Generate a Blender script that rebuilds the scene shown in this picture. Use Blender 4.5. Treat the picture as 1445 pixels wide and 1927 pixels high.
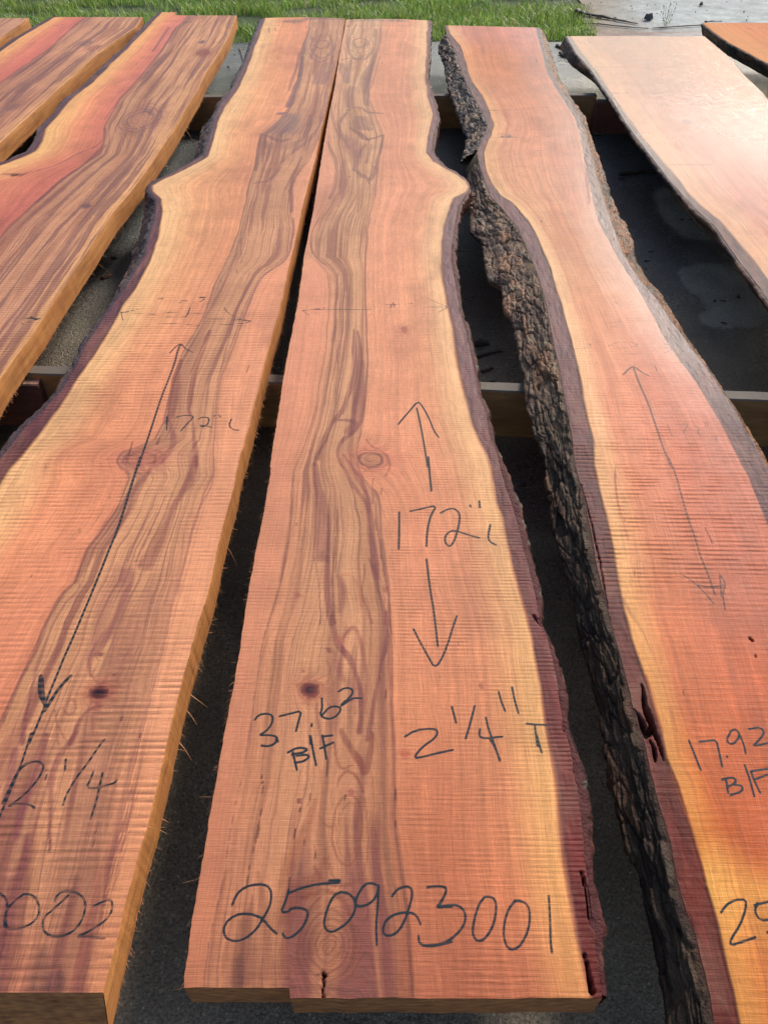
import bpy, math, random
import numpy as np
random.seed(7); rng = np.random.default_rng(7)
for o in list(bpy.data.objects): bpy.data.objects.remove(o)
SC = bpy.context.scene
R = math.radians

# ------------------------------------------------------------------ camera
PITCH = R(45.3); F_PX = 1392.0; CX, CY = 722.5, 963.5
Z_TOP = 0.190; Z_BOT = 0.133; CAM_H = 0.946 + Z_TOP
cam = bpy.data.cameras.new('camera'); co = bpy.data.objects.new('camera', cam)
SC.collection.objects.link(co); SC.camera = co
cam.sensor_fit = 'VERTICAL'; cam.sensor_height = 36.0; cam.sensor_width = 27.0; cam.lens = 36.0*F_PX/1927.0
cam.clip_start = 0.02; cam.clip_end = 600
co.location = (0, 0, CAM_H); co.rotation_euler = (math.pi/2 - PITCH, 0, 0)

# ------------------------------------------------------------------ sky, sun, exposure
SUN_AZ, SUN_EL = R(34), R(36)
w = bpy.data.worlds.new('World'); SC.world = w; w.use_nodes = True
nt = w.node_tree; bg = nt.nodes['Background']
sky = nt.nodes.new('ShaderNodeTexSky'); sky.sky_type = 'NISHITA'; sky.sun_disc = False
sky.sun_elevation = SUN_EL; sky.sun_rotation = SUN_AZ; sky.air_density = 1.2; sky.dust_density = 2.0
nt.links.new(sky.outputs[0], bg.inputs[0]); bg.inputs[1].default_value = 0.12
sl = bpy.data.lights.new('sun', 'SUN'); so = bpy.data.objects.new('sun', sl); SC.collection.objects.link(so)
sl.energy = 2.8; sl.angle = R(16); sl.color = (1.0, 0.93, 0.83)
so.location = (2, 4, 5)
so.rotation_euler = (math.pi/2 - SUN_EL, 0, math.pi - SUN_AZ)
SC.view_settings.view_transform = 'Standard'; SC.view_settings.look = 'None'
SC.view_settings.exposure = 0.35; SC.view_settings.gamma = 1.0
SC.view_settings.use_curve_mapping = False

# ------------------------------------------------------------------ picture point -> point on a horizontal plane
# (used once, to measure the traced outlines in metres on the plane they lie in)
REG = {'a':(0,0,2.89),'b':(450,0,2.89),'c':(945,0,2.89),'d':(0,380,2.89),'e':(450,380,2.89),'f':(945,380,2.89),
       'g':(0,860,2.89),'h':(450,860,2.89),'i':(945,860,2.89),'j':(0,1380,2.89),'k':(300,1380,2.627),
       'l':(800,1380,2.24),'m':(0,0,1.0),'n':(480,100,4.817),'o':(500,780,4.817),'p':(1060,1180,6.02)}
def px(reg, pts):
    x0, y0, s = REG[reg]
    a = np.array(pts, float).reshape(-1, 2)
    return np.stack([x0 + a[:,0]/s, y0 + a[:,1]/s], 1)
def ground(p, z=Z_TOP):
    p = np.asarray(p, float).reshape(-1, 2)
    X = (p[:,0]-CX)/F_PX; V = (CY-p[:,1])/F_PX
    dy = math.cos(PITCH) + V*math.sin(PITCH); dz = -math.sin(PITCH) + V*math.cos(PITCH)
    t = (z - CAM_H)/dz
    return np.stack([X*t, dy*t], 1)
def mpp(p):                        # metres per picture pixel (across) at a point
    p = np.asarray(p, float).reshape(-1, 2); V = (CY-p[:,1])/F_PX
    t = (Z_TOP - CAM_H)/(-math.sin(PITCH) + V*math.cos(PITCH)); return t/F_PX
def curve(*pts, z=Z_TOP):          # flat list of (x, y) picture points -> callable X(Y)
    g = ground(np.array(pts, float).reshape(-1, 2), z); g = g[np.argsort(g[:,1])]
    return lambda Y: np.interp(Y, g[:,1], g[:,0],
        left=g[0,0], right=g[-1,0])

# ------------------------------------------------------------------ numpy noise
def _h(ix, iy, s=0):
    n = (ix.astype(np.int64)*374761393 + iy.astype(np.int64)*668265263 + s*1274126177) & 0xffffffff
    n = ((n ^ (n >> 13))*1274126177) & 0xffffffff
    n = ((n ^ (n >> 16))*2246822519) & 0xffffffff
    return ((n ^ (n >> 15)) & 0xffff)/65535.0
def vnoise(x, y, s=0):
    x, y = np.broadcast_arrays(np.asarray(x, float), np.asarray(y, float))
    ix = np.floor(x); iy = np.floor(y); fx = x-ix; fy = y-iy
    fx = fx*fx*fx*(fx*(fx*6-15)+10); fy = fy*fy*fy*(fy*(fy*6-15)+10)
    a = _h(ix, iy, s); b = _h(ix+1, iy, s); c = _h(ix, iy+1, s); d = _h(ix+1, iy+1, s)
    return (a+(b-a)*fx)*(1-fy) + (c+(d-c)*fx)*fy
def fbm(x, y, s=0, o=4, g=0.5):
    r = 0; a = 1; t = 0
    for k in range(o):
        r = r + a*vnoise(x*2**k + 17.3*k, y*2**k + 9.1*k, s+k); t += a; a *= g
    return r/t
def voronoi(x, y, s=0):
    ix = np.floor(x); iy = np.floor(y); f1 = np.full(x.shape, 9.0); f2 = f1.copy(); cid = np.zeros(x.shape)
    for i in (-1,0,1):
        for j in (-1,0,1):
            cx, cy = ix+i, iy+j
            d = np.hypot(cx + _h(cx,cy,s) - x, cy + _h(cx,cy,s+5) - y)
            n = d < f1
            f2 = np.where(n, f1, np.minimum(f2, d)); cid = np.where(n, _h(cx,cy,s+9), cid); f1 = np.where(n, d, f1)
    return f1, f2, cid
def sstep(a, b, x):
    t = np.clip((x-a)/(b-a), 0, 1); return t*t*(3-2*t)
def lin(c):
    c = np.array(c, float)/255.0
    return np.where(c <= 0.04045, c/12.92, ((c+0.055)/1.055)**2.4)

# ------------------------------------------------------------------ scene helpers
def link(o, parent=None):
    SC.collection.objects.link(o)
    if parent is not None: o.parent = parent
    return o
def tag(o, label=None, cat=None, group=None, kind=None):
    if label: o['label'] = label
    if cat: o['category'] = cat
    if group: o['group'] = group
    if kind: o['kind'] = kind
    return o
def empty(name, loc):
    o = bpy.data.objects.new(name, None); o.location = loc; o.empty_display_size = 0.05; return link(o)
def mesh_np(name, V, Q, mats, parent=None, mi=None, attrs=None, smooth=True, tris=False):
    """one mesh object from numpy verts / quads; verts in world metres, made local to the parent"""
    V = np.asarray(V, float).copy(); Q = np.asarray(Q, np.int32)
    if parent is not None: V -= np.array(parent.location)
    n = 3 if tris else 4
    me = bpy.data.meshes.new(name)
    me.vertices.add(len(V)); me.vertices.foreach_set('co', V.astype(np.float32).ravel())
    me.loops.add(Q.size); me.loops.foreach_set('vertex_index', Q.ravel())
    me.polygons.add(len(Q)); me.polygons.foreach_set('loop_start', np.arange(0, Q.size, n, dtype=np.int32))
    me.polygons.foreach_set('loop_total', np.full(len(Q), n, np.int32))
    for m in mats: me.materials.append(m)
    if mi is not None: me.polygons.foreach_set('material_index', np.asarray(mi, np.int32))
    if smooth: me.polygons.foreach_set('use_smooth', np.ones(len(Q), bool))
    for k, a in (attrs or {}).items():
        if a.shape[1] == 4:
            at = me.attributes.new(k, 'FLOAT_COLOR', 'POINT'); at.data.foreach_set('color', a.astype(np.float32).ravel())
        else:
            at = me.attributes.new(k, 'FLOAT_VECTOR', 'POINT'); at.data.foreach_set('vector', a.astype(np.float32).ravel())
    me.update(); me.validate()
    return link(bpy.data.objects.new(name, me), parent)
def grid_quads(nr, nc, off=0, flip=False):
    i, j = np.meshgrid(np.arange(nr-1), np.arange(nc-1), indexing='ij')
    a = (i*nc+j+off).ravel(); q = np.stack([a, a+1, a+nc+1, a+nc], 1)
    return q[:, ::-1] if flip else q

# ------------------------------------------------------------------ materials
def mat(name):
    m = bpy.data.materials.new(name); m.use_nodes = True
    nt = m.node_tree; return m, nt, nt.nodes['Principled BSDF']
def N(nt, t, **kw):
    n = nt.nodes.new(t)
    for k, v in kw.items():
        if k.startswith('i_'): n.inputs[int(k[2:]) if k[2:].isdigit() else k[2:].replace('_',' ')].default_value = v
        else: setattr(n, k, v)
    return n
def math_n(nt, op, a, b=None, c=None, clamp=False):
    n = nt.nodes.new('ShaderNodeMath'); n.operation = op; n.use_clamp = clamp
    for i, v in enumerate((a, b, c)):
        if v is None: continue
        if isinstance(v, (int, float)): n.inputs[i].default_value = v
        else: nt.links.new(v, n.inputs[i])
    return n.outputs[0]
def mapr(nt, v, a, b, c, d):
    n = nt.nodes.new('ShaderNodeMapRange'); n.inputs[1].default_value = a; n.inputs[2].default_value = b
    n.inputs[3].default_value = c; n.inputs[4].default_value = d; nt.links.new(v, n.inputs[0]); return n.outputs[0]
def mix(nt, f, a, b, bt='MIX'):
    n = nt.nodes.new('ShaderNodeMix'); n.data_type = 'RGBA'; n.blend_type = bt
    for i, v in ((0, f), (6, a), (7, b)):
        if isinstance(v, (int, float)): n.inputs[i].default_value = v
        elif isinstance(v, tuple): n.inputs[i].default_value = (*v, 1) if len(v) == 3 else v
        else: nt.links.new(v, n.inputs[i])
    return n.outputs[2]
def combine(nt, x, y, z=0.0):
    n = nt.nodes.new('ShaderNodeCombineXYZ')
    for i, v in enumerate((x, y, z)):
        if isinstance(v, (int, float)): n.inputs[i].default_value = v
        else: nt.links.new(v, n.inputs[i])
    return n.outputs[0]
def noise(nt, vec, scale, detail=3, rough=0.5):
    n = nt.nodes.new('ShaderNodeTexNoise'); n.inputs['Scale'].default_value = scale
    n.inputs['Detail'].default_value = detail; n.inputs['Roughness'].default_value = rough
    nt.links.new(vec, n.inputs['Vector']); return n.outputs[0]

def wood_top_material():
    m, nt, b = mat('sawn_wood'); L = nt.links.new
    at = lambda n: N(nt, 'ShaderNodeAttribute', attribute_name=n)
    col = at('col').outputs['Color']
    gr = N(nt, 'ShaderNodeSeparateXYZ'); L(at('grain').outputs['Vector'], gr.inputs[0])
    sw = N(nt, 'ShaderNodeSeparateXYZ'); L(at('saw').outputs['Vector'], sw.inputs[0])
    wt = N(nt, 'ShaderNodeSeparateXYZ'); L(at('wet').outputs['Vector'], wt.inputs[0])
    geo = N(nt, 'ShaderNodeNewGeometry'); P = N(nt, 'ShaderNodeSeparateXYZ'); L(geo.outputs['Position'], P.inputs[0])
    X, Y = P.outputs[0], P.outputs[1]
    Rr, ink = gr.outputs[0], gr.outputs[2]
    # fine growth lines following the ring coordinate
    v1 = combine(nt, math_n(nt, 'MULTIPLY', Rr, 170.0), math_n(nt, 'MULTIPLY', Y, 1.1))
    n1 = noise(nt, v1, 1.0, 5, 0.62)
    v2 = combine(nt, math_n(nt, 'MULTIPLY', Rr, 900.0), math_n(nt, 'MULTIPLY', Y, 18.0))
    n2 = noise(nt, v2, 1.0, 3, 0.6)
    g1 = mapr(nt, n1, 0.3, 0.7, 0.82, 1.12); g2 = mapr(nt, n2, 0.25, 0.75, 0.84, 1.12)
    gm = math_n(nt, 'MULTIPLY', g1, g2)
    hsv = N(nt, 'ShaderNodeHueSaturation'); L(col, hsv.inputs['Color']); L(gm, hsv.inputs['Value'])
    hsv.inputs['Saturation'].default_value = 1.0
    # crisp growth lines: thin dark contours of the ring coordinate, spacing and strength uneven
    wl = math_n(nt, 'MULTIPLY_ADD', noise(nt, combine(nt, math_n(nt,'MULTIPLY',Rr,38.0), math_n(nt,'MULTIPLY',Y,1.4)), 1.0, 3), 4.0, math_n(nt,'MULTIPLY',Rr,190.0))
    fr = math_n(nt, 'PINGPONG', wl, 0.5)
    ln = mapr(nt, fr, 0.0, 0.16, 1.0, 0.0)
    st = mapr(nt, noise(nt, combine(nt, math_n(nt,'MULTIPLY',Rr,60.0), math_n(nt,'MULTIPLY',Y,3.0), 4.0), 1.0, 2), 0.42, 0.70, 0.0, 1.0)
    lnf = math_n(nt, 'MULTIPLY', math_n(nt, 'MULTIPLY', ln, st), wt.outputs[2+0] if False else gr.outputs[1], clamp=True)
    vp = combine(nt, math_n(nt,'MULTIPLY',Rr,1400.0), math_n(nt,'MULTIPLY',Y,70.0)); pore = mapr(nt, noise(nt, vp, 1.0, 1), 0.66, 0.74, 0.0, 0.35)
    # saw marks across the board
    ph, amp = sw.outputs[0], sw.outputs[1]
    s1 = math_n(nt, 'SINE', ph)
    s1b = math_n(nt, 'MULTIPLY_ADD', s1, 0.5, 0.5)
    groove = math_n(nt, 'POWER', s1b, 5.0)                     # narrow kerf lines, their groove shade put into the colour
    vx = combine(nt, math_n(nt, 'MULTIPLY', X, 14.0), math_n(nt, 'MULTIPLY', ph, 0.9))
    nx = noise(nt, vx, 1.0, 4, 0.65)                            # fine transverse scratches
    vy = combine(nt, math_n(nt, 'MULTIPLY', X, 60.0), math_n(nt, 'MULTIPLY', Y, 900.0))
    ny = noise(nt, vy, 1.0, 2, 0.6)
    vz = combine(nt, math_n(nt, 'MULTIPLY', Rr, 1100.0), math_n(nt, 'MULTIPLY', Y, 60.0))
    nz = noise(nt, vz, 1.0, 2, 0.6)                             # fibres along the board
    brk = mapr(nt, noise(nt, combine(nt, math_n(nt,'MULTIPLY',X,22.0), math_n(nt,'MULTIPLY',Y,30.0)), 1.0, 4), 0.36, 0.64, 0.0, 1.15)
    gk = math_n(nt, 'MULTIPLY', math_n(nt, 'MULTIPLY', groove, amp), brk)
    c1 = mix(nt, lnf, hsv.outputs[0], (0.17, 0.070, 0.058)); c1 = mix(nt, pore, c1, (0.16, 0.06, 0.04))
    c2 = mix(nt, math_n(nt, 'MULTIPLY', gk, 0.46, clamp=True), c1, (0.30, 0.10, 0.06))
    sc = mapr(nt, nx, 0.3, 0.7, 0.87, 1.09)
    c3 = mix(nt, 1.0, c2, combine(nt, sc, sc, sc), 'MULTIPLY')
    vw = combine(nt, math_n(nt, 'MULTIPLY', X, 45.0), math_n(nt, 'MULTIPLY', Y, 420.0)); nw = noise(nt, vw, 1.0, 3, 0.7)
    sf = mapr(nt, nw, 0.32, 0.68, 0.89, 1.09); c3 = mix(nt, 1.0, c3, combine(nt, sf, sf, sf), 'MULTIPLY')
    sg = mapr(nt, nz, 0.3, 0.7, 0.90, 1.08); c3 = mix(nt, 1.0, c3, combine(nt, sg, sg, sg), 'MULTIPLY')
    # pen: the marker skips over the kerf grooves
    skip = mapr(nt, math_n(nt, 'ADD', math_n(nt,'MULTIPLY', s1b, math_n(nt,'MULTIPLY',amp,0.55)), math_n(nt,'MULTIPLY', ny, 0.5)), 0.35, 0.95, 0.0, 1.0)
    edge = math_n(nt, 'ADD', ink, math_n(nt, 'MULTIPLY', math_n(nt, 'SUBTRACT', ny, 0.5), 1.6))
    inkm = mapr(nt, edge, -0.5, 0.5, 1.0, 0.0)
    inkf = math_n(nt, 'MULTIPLY', inkm, math_n(nt, 'SUBTRACT', 1.0, math_n(nt, 'MULTIPLY', skip, 0.5)), clamp=True)
    inks = math_n(nt, 'MULTIPLY', inkf, wt.outputs[1], clamp=True)
    c4 = mix(nt, inks, c3, (0.008, 0.018, 0.027))
    L(c4, b.inputs['Base Color'])
    # height in metres
    h = math_n(nt, 'MULTIPLY', math_n(nt, 'MULTIPLY', s1, amp), math_n(nt, 'MULTIPLY', brk, -0.00042))
    h = math_n(nt, 'MULTIPLY_ADD', nx, 0.0007, h)
    h = math_n(nt, 'MULTIPLY_ADD', ny, 0.00025, h)
    h = math_n(nt, 'MULTIPLY_ADD', nz, 0.00035, h)
    bp = N(nt, 'ShaderNodeBump'); bp.inputs['Strength'].default_value = 0.9; bp.inputs['Distance'].default_value = 1.0
    L(h, bp.inputs['Height']); L(bp.outputs[0], b.inputs['Normal'])
    L(wt.outputs[0], b.inputs['Roughness'])
    L(wt.outputs[2], b.inputs['Specular IOR Level'])
    return m
def side_wood_material(name, ca, cb, sc=1.0, rough=0.6):
    m, nt, b = mat(name); L = nt.links.new
    geo = N(nt, 'ShaderNodeNewGeometry'); P = N(nt, 'ShaderNodeSeparateXYZ'); L(geo.outputs['Position'], P.inputs[0])
    v = combine(nt, math_n(nt,'MULTIPLY',P.outputs[0],20*sc), math_n(nt,'MULTIPLY',P.outputs[1],6*sc), math_n(nt,'MULTIPLY',P.outputs[2],110*sc))
    n = noise(nt, v, 1.0, 6, 0.6)
    v2 = combine(nt, math_n(nt,'MULTIPLY',P.outputs[0],6*sc), math_n(nt,'MULTIPLY',P.outputs[1],4*sc), math_n(nt,'MULTIPLY',P.outputs[2],12*sc))
    n2 = noise(nt, v2, 1.0, 4, 0.6)
    c = mix(nt, mapr(nt, n, 0.3, 0.7, 0, 1), ca, cb)
    c = mix(nt, mapr(nt, n2, 0.5, 0.72, 0, 0.6), c, tuple(x*0.42 for x in cb))
    L(c, b.inputs['Base Color']); b.inputs['Roughness'].default_value = rough
    vs = combine(nt, math_n(nt,'MULTIPLY',P.outputs[0],150), math_n(nt,'MULTIPLY',P.outputs[1],300), math_n(nt,'MULTIPLY',P.outputs[2],400))
    h = math_n(nt, 'ADD', math_n(nt,'MULTIPLY',n,0.0012), math_n(nt,'MULTIPLY',noise(nt,vs,1.0,2),0.0006))
    bp = N(nt, 'ShaderNodeBump'); bp.inputs['Distance'].default_value = 1.0; L(h, bp.inputs['Height']); L(bp.outputs[0], b.inputs['Normal'])
    return m
def bark_material():
    m, nt, b = mat('bark'); L = nt.links.new
    col = N(nt, 'ShaderNodeAttribute', attribute_name='col')
    geo = N(nt, 'ShaderNodeNewGeometry')
    n = noise(nt, geo.outputs['Position'], 260.0, 6, 0.65); n2 = noise(nt, geo.outputs['Position'], 60.0, 5, 0.6)
    v = mapr(nt, n, 0.25, 0.75, 0.6, 1.45)
    c = mix(nt, 1.0, col.outputs['Color'], combine(nt, v, v, v), 'MULTIPLY'); L(c, b.inputs['Base Color'])
    wt = N(nt, 'ShaderNodeSeparateXYZ'); L(N(nt, 'ShaderNodeAttribute', attribute_name='wet').outputs['Vector'], wt.inputs[0])
    L(wt.outputs[0], b.inputs['Roughness']); b.inputs['Specular IOR Level'].default_value = 0.18
    bp = N(nt, 'ShaderNodeBump'); bp.inputs['Distance'].default_value = 1.0; bp.inputs['Strength'].default_value = 1.0
    L(math_n(nt,'ADD',math_n(nt,'MULTIPLY',n,0.0022),math_n(nt,'MULTIPLY',n2,0.006)), bp.inputs['Height']); L(bp.outputs[0], b.inputs['Normal'])
    return m
def simple_material(name, c1, c2, scale, rough=0.8, bump=0.001, detail=4):
    m, nt, b = mat(name); L = nt.links.new
    geo = N(nt, 'ShaderNodeNewGeometry'); n = noise(nt, geo.outputs['Position'], scale, detail, 0.6)
    L(mix(nt, mapr(nt, n, 0.3, 0.7, 0, 1), c1, c2), b.inputs['Base Color']); b.inputs['Roughness'].default_value = rough
    bp = N(nt, 'ShaderNodeBump'); bp.inputs['Distance'].default_value = bump; L(n, bp.inputs['Height']); L(bp.outputs[0], b.inputs['Normal'])
    return m
M_TOP = wood_top_material()
M_SIDE = side_wood_material('sawn_edge_wood', (0.62, 0.27, 0.08), (0.40, 0.14, 0.04))
M_END = side_wood_material('end_grain_wood', (0.52, 0.21, 0.065), (0.20, 0.07, 0.022), 2.5, 0.8)
def add_end_rings(m):
    nt = m.node_tree; b = nt.nodes['Principled BSDF']; src = b.inputs['Base Color'].links[0].from_socket
    geo = N(nt, 'ShaderNodeNewGeometry'); P = N(nt, 'ShaderNodeSeparateXYZ'); nt.links.new(geo.outputs['Position'], P.inputs[0])
    v = combine(nt, math_n(nt,'MULTIPLY',P.outputs[0],9), 0.0, math_n(nt,'MULTIPLY_ADD',P.outputs[2],9,-3.6))
    wv = N(nt, 'ShaderNodeTexWave', wave_type='RINGS', rings_direction='SPHERICAL'); wv.inputs['Scale'].default_value = 2.2; wv.inputs['Distortion'].default_value = 3.5; wv.inputs['Detail'].default_value = 3; nt.links.new(v, wv.inputs[0])
    nt.links.new(mix(nt, mapr(nt, wv.outputs['Fac'], .3, .9, 0, .18), src, (0.07,0.035,0.02)), b.inputs['Base Color'])
add_end_rings(M_END)
M_LIVE = side_wood_material('debarked_wood', (0.30, 0.17, 0.07), (0.17, 0.09, 0.045), 0.8, 0.5)
M_BARK = bark_material()
M_FIBRE = simple_material('wood_fibre', (0.70, 0.36, 0.17), (0.55, 0.22, 0.10), 40, 0.7)

# ------------------------------------------------------------------ painting fields in board space
def seg_dist(Xp, Yp, poly, wid):
    """distance to a polyline with a varying half width; returns (distance, half width there, 0..1 along)"""
    best = np.full(Xp.shape, 1e9); bw = np.zeros(Xp.shape); bt = np.zeros(Xp.shape); n = len(poly)-1
    for k in range(n):
        a, b = poly[k], poly[k+1]; d = b-a; L2 = d@d + 1e-12
        t = np.clip(((Xp-a[0])*d[0] + (Yp-a[1])*d[1])/L2, 0, 1)
        dist = np.hypot(Xp-a[0]-t*d[0], Yp-a[1]-t*d[1])
        m = dist < best
        best = np.where(m, dist, best); bw = np.where(m, wid[k]+(wid[k+1]-wid[k])*t, bw); bt = np.where(m, (k+t)/n, bt)
    return best, bw, bt
def smooth_poly(p, it=2):
    for _ in range(it):
        if len(p) < 3: return p
        q = [p[0]]
        for a, b in zip(p[:-1], p[1:]): q += [0.75*a+0.25*b, 0.25*a+0.75*b]
        q.append(p[-1]); p = np.array(q)
    return p
class Board:
    def __init__(s, L, Rr, y0, y1, nc, step, seed, guides, gvals, jitter=(0.0, 0.0)):
        """L, Rr: X(Y) edges of the top; y0..y1 near and far end (metres)"""
        ys = [y0]
        while ys[-1] < y1: ys.append(ys[-1] + step*max(1.0, min(3.0, ((ys[-1]**2+0.9)/1.5))))
        ys[-1] = y1; Y = np.array(ys); s.Y = Y; s.nr, s.nc, s.seed = len(Y), nc, seed
        l = L(Y); r = Rr(Y)
        l = l + jitter[0]*(fbm(Y*60, Y*0, seed+3)-0.5)*2; r = r + jitter[1]*(fbm(Y*60, Y*0+5, seed+4)-0.5)*2
        s.l, s.r = l, r
        u = np.linspace(0, 1, nc)
        s.X = l[:,None]*(1-u) + r[:,None]*u; s.YY = np.repeat(Y[:,None], nc, 1); s.u = u
        # ring coordinate: piecewise linear between the guides
        GX = np.stack([g(Y) for g in guides], 1)                        # (nr, k)
        GX = np.maximum.accumulate(GX + np.arange(GX.shape[1])*1e-5, axis=1)
        g = np.empty_like(s.X)
        wx = s.X + 0.010*(fbm(s.X*14, s.YY*2.2, seed+11)-0.5) + 0.007*(fbm(s.X*45, s.YY*9, seed+12)-0.5)
        for j in range(s.nr): g[j] = np.interp(wx[j], GX[j], gvals)
        s.g = g; wmean = (GX[:,-1]-GX[:,0]).mean()
        s.ring = g*(wmean/(gvals[-1]-gvals[0]))
        s.ring = s.ring + 0.020*(fbm(s.X*9, s.YY*1.6, seed+21, 3)-0.5)
        s.col = np.zeros((*s.X.shape, 3)); s.ink = np.full(s.X.shape, 9.0); s.z = np.zeros(s.X.shape)
        s.spec = 0.22; s.lineadd = np.zeros(s.X.shape); s.linew = np.zeros(s.X.shape) + 0.12; s.amp = np.zeros(s.X.shape); s.rough = np.full(s.X.shape, 0.5); s.inkop = np.full(s.X.shape, 1.0)
    def zones(s, stations):
        """stations: list of (Y metres, [(g, (r,g,b)), ...]) with the same g's"""
        gs = np.array([q[0] for q in stations[0][1]])
        Ys = np.array([st[0] for st in stations]); o = np.argsort(Ys)
        C = np.array([[lin(c) for _, c in stations[k][1]] for k in o]); Ys = Ys[o]
        gg = s.g + 0.05*(fbm(s.X*25, s.YY*5, s.seed+31)-0.5)
        yy = s.YY + 0.35*(fbm(s.X*5, s.YY*2.5, s.seed+32)-0.5)
        out = np.zeros_like(s.col)
        for ch in range(3):
            A = np.stack([np.interp(gg, gs, C[k,:,ch]) for k in range(len(Ys))], 0)
            if len(Ys) == 1: out[...,ch] = A[0]; continue
            f = np.interp(yy, Ys, np.arange(len(Ys))); i = np.clip(f.astype(int), 0, len(Ys)-2); t = f-i
            out[...,ch] = np.take_along_axis(A, i[None], 0)[0]*(1-t) + np.take_along_axis(A, i[None]+1, 0)[0]*t
        v = 1 + 0.22*(fbm(s.X*6, s.YY*3.5, s.seed+33)-0.5) + 0.10*(fbm(s.X*3, s.YY*30, s.seed+34)-0.5)
        s.col = out*v[...,None]
    def finish(s, heart, barkz):
        """line strength per zone, soft patchy tone, fibrous inner bark"""
        a, b = heart; m = sstep(a-.06, a+.02, s.g)*(1-sstep(b-.02, b+.06, s.g)); s.linew = np.maximum(0.16 + 0.66*m, s.lineadd)
        rs = np.random.RandomState(s.seed)
        for _ in range(7):                                           # short dark checks and flecks along the grain
            j = rs.randint(0, s.nr); i = rs.randint(int(s.nc*.12), int(s.nc*.95)); x0, y0 = s.X[j,i], s.YY[j,i]; L_ = rs.uniform(.006,.05)
            Pc = np.array([[x0,y0],[x0+rs.uniform(-.003,.003),y0+L_]]); sl = s._win(Pc,.01); d, wd, tt = seg_dist(s.X[sl], s.YY[sl], Pc, np.array([.0012,.0006])*rs.uniform(.6,1.8))
            k = (.7*(1-sstep(wd*.6, wd*1.2+.0008, d)))[...,None]; s.col[sl] = s.col[sl]*(1-k) + lin((86,42,44))*k
        st = (sstep(.60,.78,fbm(s.X*9, s.YY*4, s.seed+106, 5))*.22)[...,None]; s.col = s.col*(1-st) + lin((150,96,84))*st
        t = 1 + .22*(fbm(s.X*22, s.YY*16, s.seed+101, 4)-.5) + .14*(fbm(s.X*3, s.YY*1.2, s.seed+102)-.5); s.col *= t[...,None]
        for lo, hi in barkz:
            m = (sstep(lo-.03, lo+.03, s.g)*(1-sstep(hi-.03, hi+.03, s.g)))[...,None]
            f = .55+.9*fbm(s.X*160, s.YY*24, s.seed+103, 4); f2 = sstep(.5,.75,fbm(s.X*30, s.YY*9, s.seed+104))
            c = s.col*f[...,None]; c = c*(1-.35*f2[...,None]) + lin((158,112,98))*.35*f2[...,None]
            s.col = s.col*(1-m) + c*m; s.linew = s.linew*(1-m[...,0]) + .5*m[...,0]
            s.z = s.z - .0007*m[...,0]*sstep(.45,.7,fbm(s.X*90, s.YY*30, s.seed+105))
    def _win(s, poly, m):
        j0 = np.searchsorted(s.Y, poly[:,1].min()-m); j1 = np.searchsorted(s.Y, poly[:,1].max()+m)
        return slice(max(0,j0-1), min(s.nr, j1+1))
    def _prep(s, reg, pts, w, sm=2):
        p = px(reg, pts); sc = mpp(p); wp = (np.full(len(p), w) if np.isscalar(w) else np.array(w, float))*sc*0.5
        q = np.concatenate([ground(p), wp[:,None]], 1)
        q = smooth_poly(q, sm); return q[:,:2], q[:,2]
    def streak(s, reg, pts, w, colr, a=0.8, soft=0.32, warp=0.005, sm=2):
        if reg in 'nb': w = [q*1.5 for q in w] if not np.isscalar(w) else w*1.5
        P, W = s._prep(reg, pts, w, sm); ww = W.max(); sl = s._win(P, ww*3+0.01)
        if sl.stop-sl.start < 2: return
        Xs, Ys = s.X[sl], s.YY[sl]
        m = (Xs > P[:,0].min()-ww*3-0.02) & (Xs < P[:,0].max()+ww*3+0.02)
        if not m.any(): return
        x = Xs[m]; y = Ys[m]
        x2 = x + warp*2*(fbm(x*45, y*7, s.seed+51)-0.5); y2 = y + warp*4*(fbm(x*30, y*12, s.seed+52)-0.5)
        d, wd, t = seg_dist(x2, y2, P, W)
        k = 1 - sstep(wd*(1-soft), wd*(1+soft)+1e-4, d)
        fib = 0.72 + 0.9*(fbm(s.ring[sl][m]*260, y*2.2, s.seed+53, 2)-0.5)
        if P.size and W.max() > .0015: L2 = s.lineadd[sl]; L2[m] = np.maximum(L2[m], k*a*.95); s.lineadd[sl] = L2
        k = np.clip(k*a*fib*(0.98 if W.max() > .0015 else 1.2), 0, 1)[:,None]
        c = s.col[sl]; c[m] = c[m]*(1-k) + lin(colr)*k; s.col[sl] = c
    def knot(s, reg, pt, rx, ry, colr, ring=(120,60,60), a=0.9, amp=0.03, halo=2.2, halo_col=None, dark=None):
        p = px(reg, [pt]); sc = mpp(p)[0]; c = ground(p)[0]
        # ry in picture pixels is foreshortened: convert with the ground scale along Y
        c2 = ground(p + np.array([[0, -ry]]))[0]; Ry = abs(c2[1]-c[1]); Rx = rx*sc
        m0 = np.array([[c[0], c[1]-Ry*3],[c[0], c[1]+Ry*3]]); sl = s._win(m0, 0.01)
        if sl.stop-sl.start < 2: return
        x, y = s.X[sl], s.YY[sl]
        wob = 1 + 0.55*(fbm((x-c[0])*1.6/Rx, (y-c[1])*1.6/Ry, s.seed+61)-0.5)
        q = np.hypot((x-c[0])/Rx, (y-c[1])/Ry)*wob
        s.ring[sl] = s.ring[sl] + amp*np.exp(-q**2*0.45)
        C = s.col[sl]
        if halo_col is not None:
            k = (np.exp(-(q/halo)**2*1.5)*0.6)[...,None]; C = C*(1-k) + lin(halo_col)*k
        k = (a*(1-sstep(0.8, 1.05, q)))[...,None]; C = C*(1-k) + lin(colr)*k
        k = (a*0.8*np.exp(-((q-1.0)/0.13)**2)*(0.35+0.9*fbm(x*90,y*60,s.seed+62)))[...,None]; C = C*(1-k) + lin(ring)*k
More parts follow.
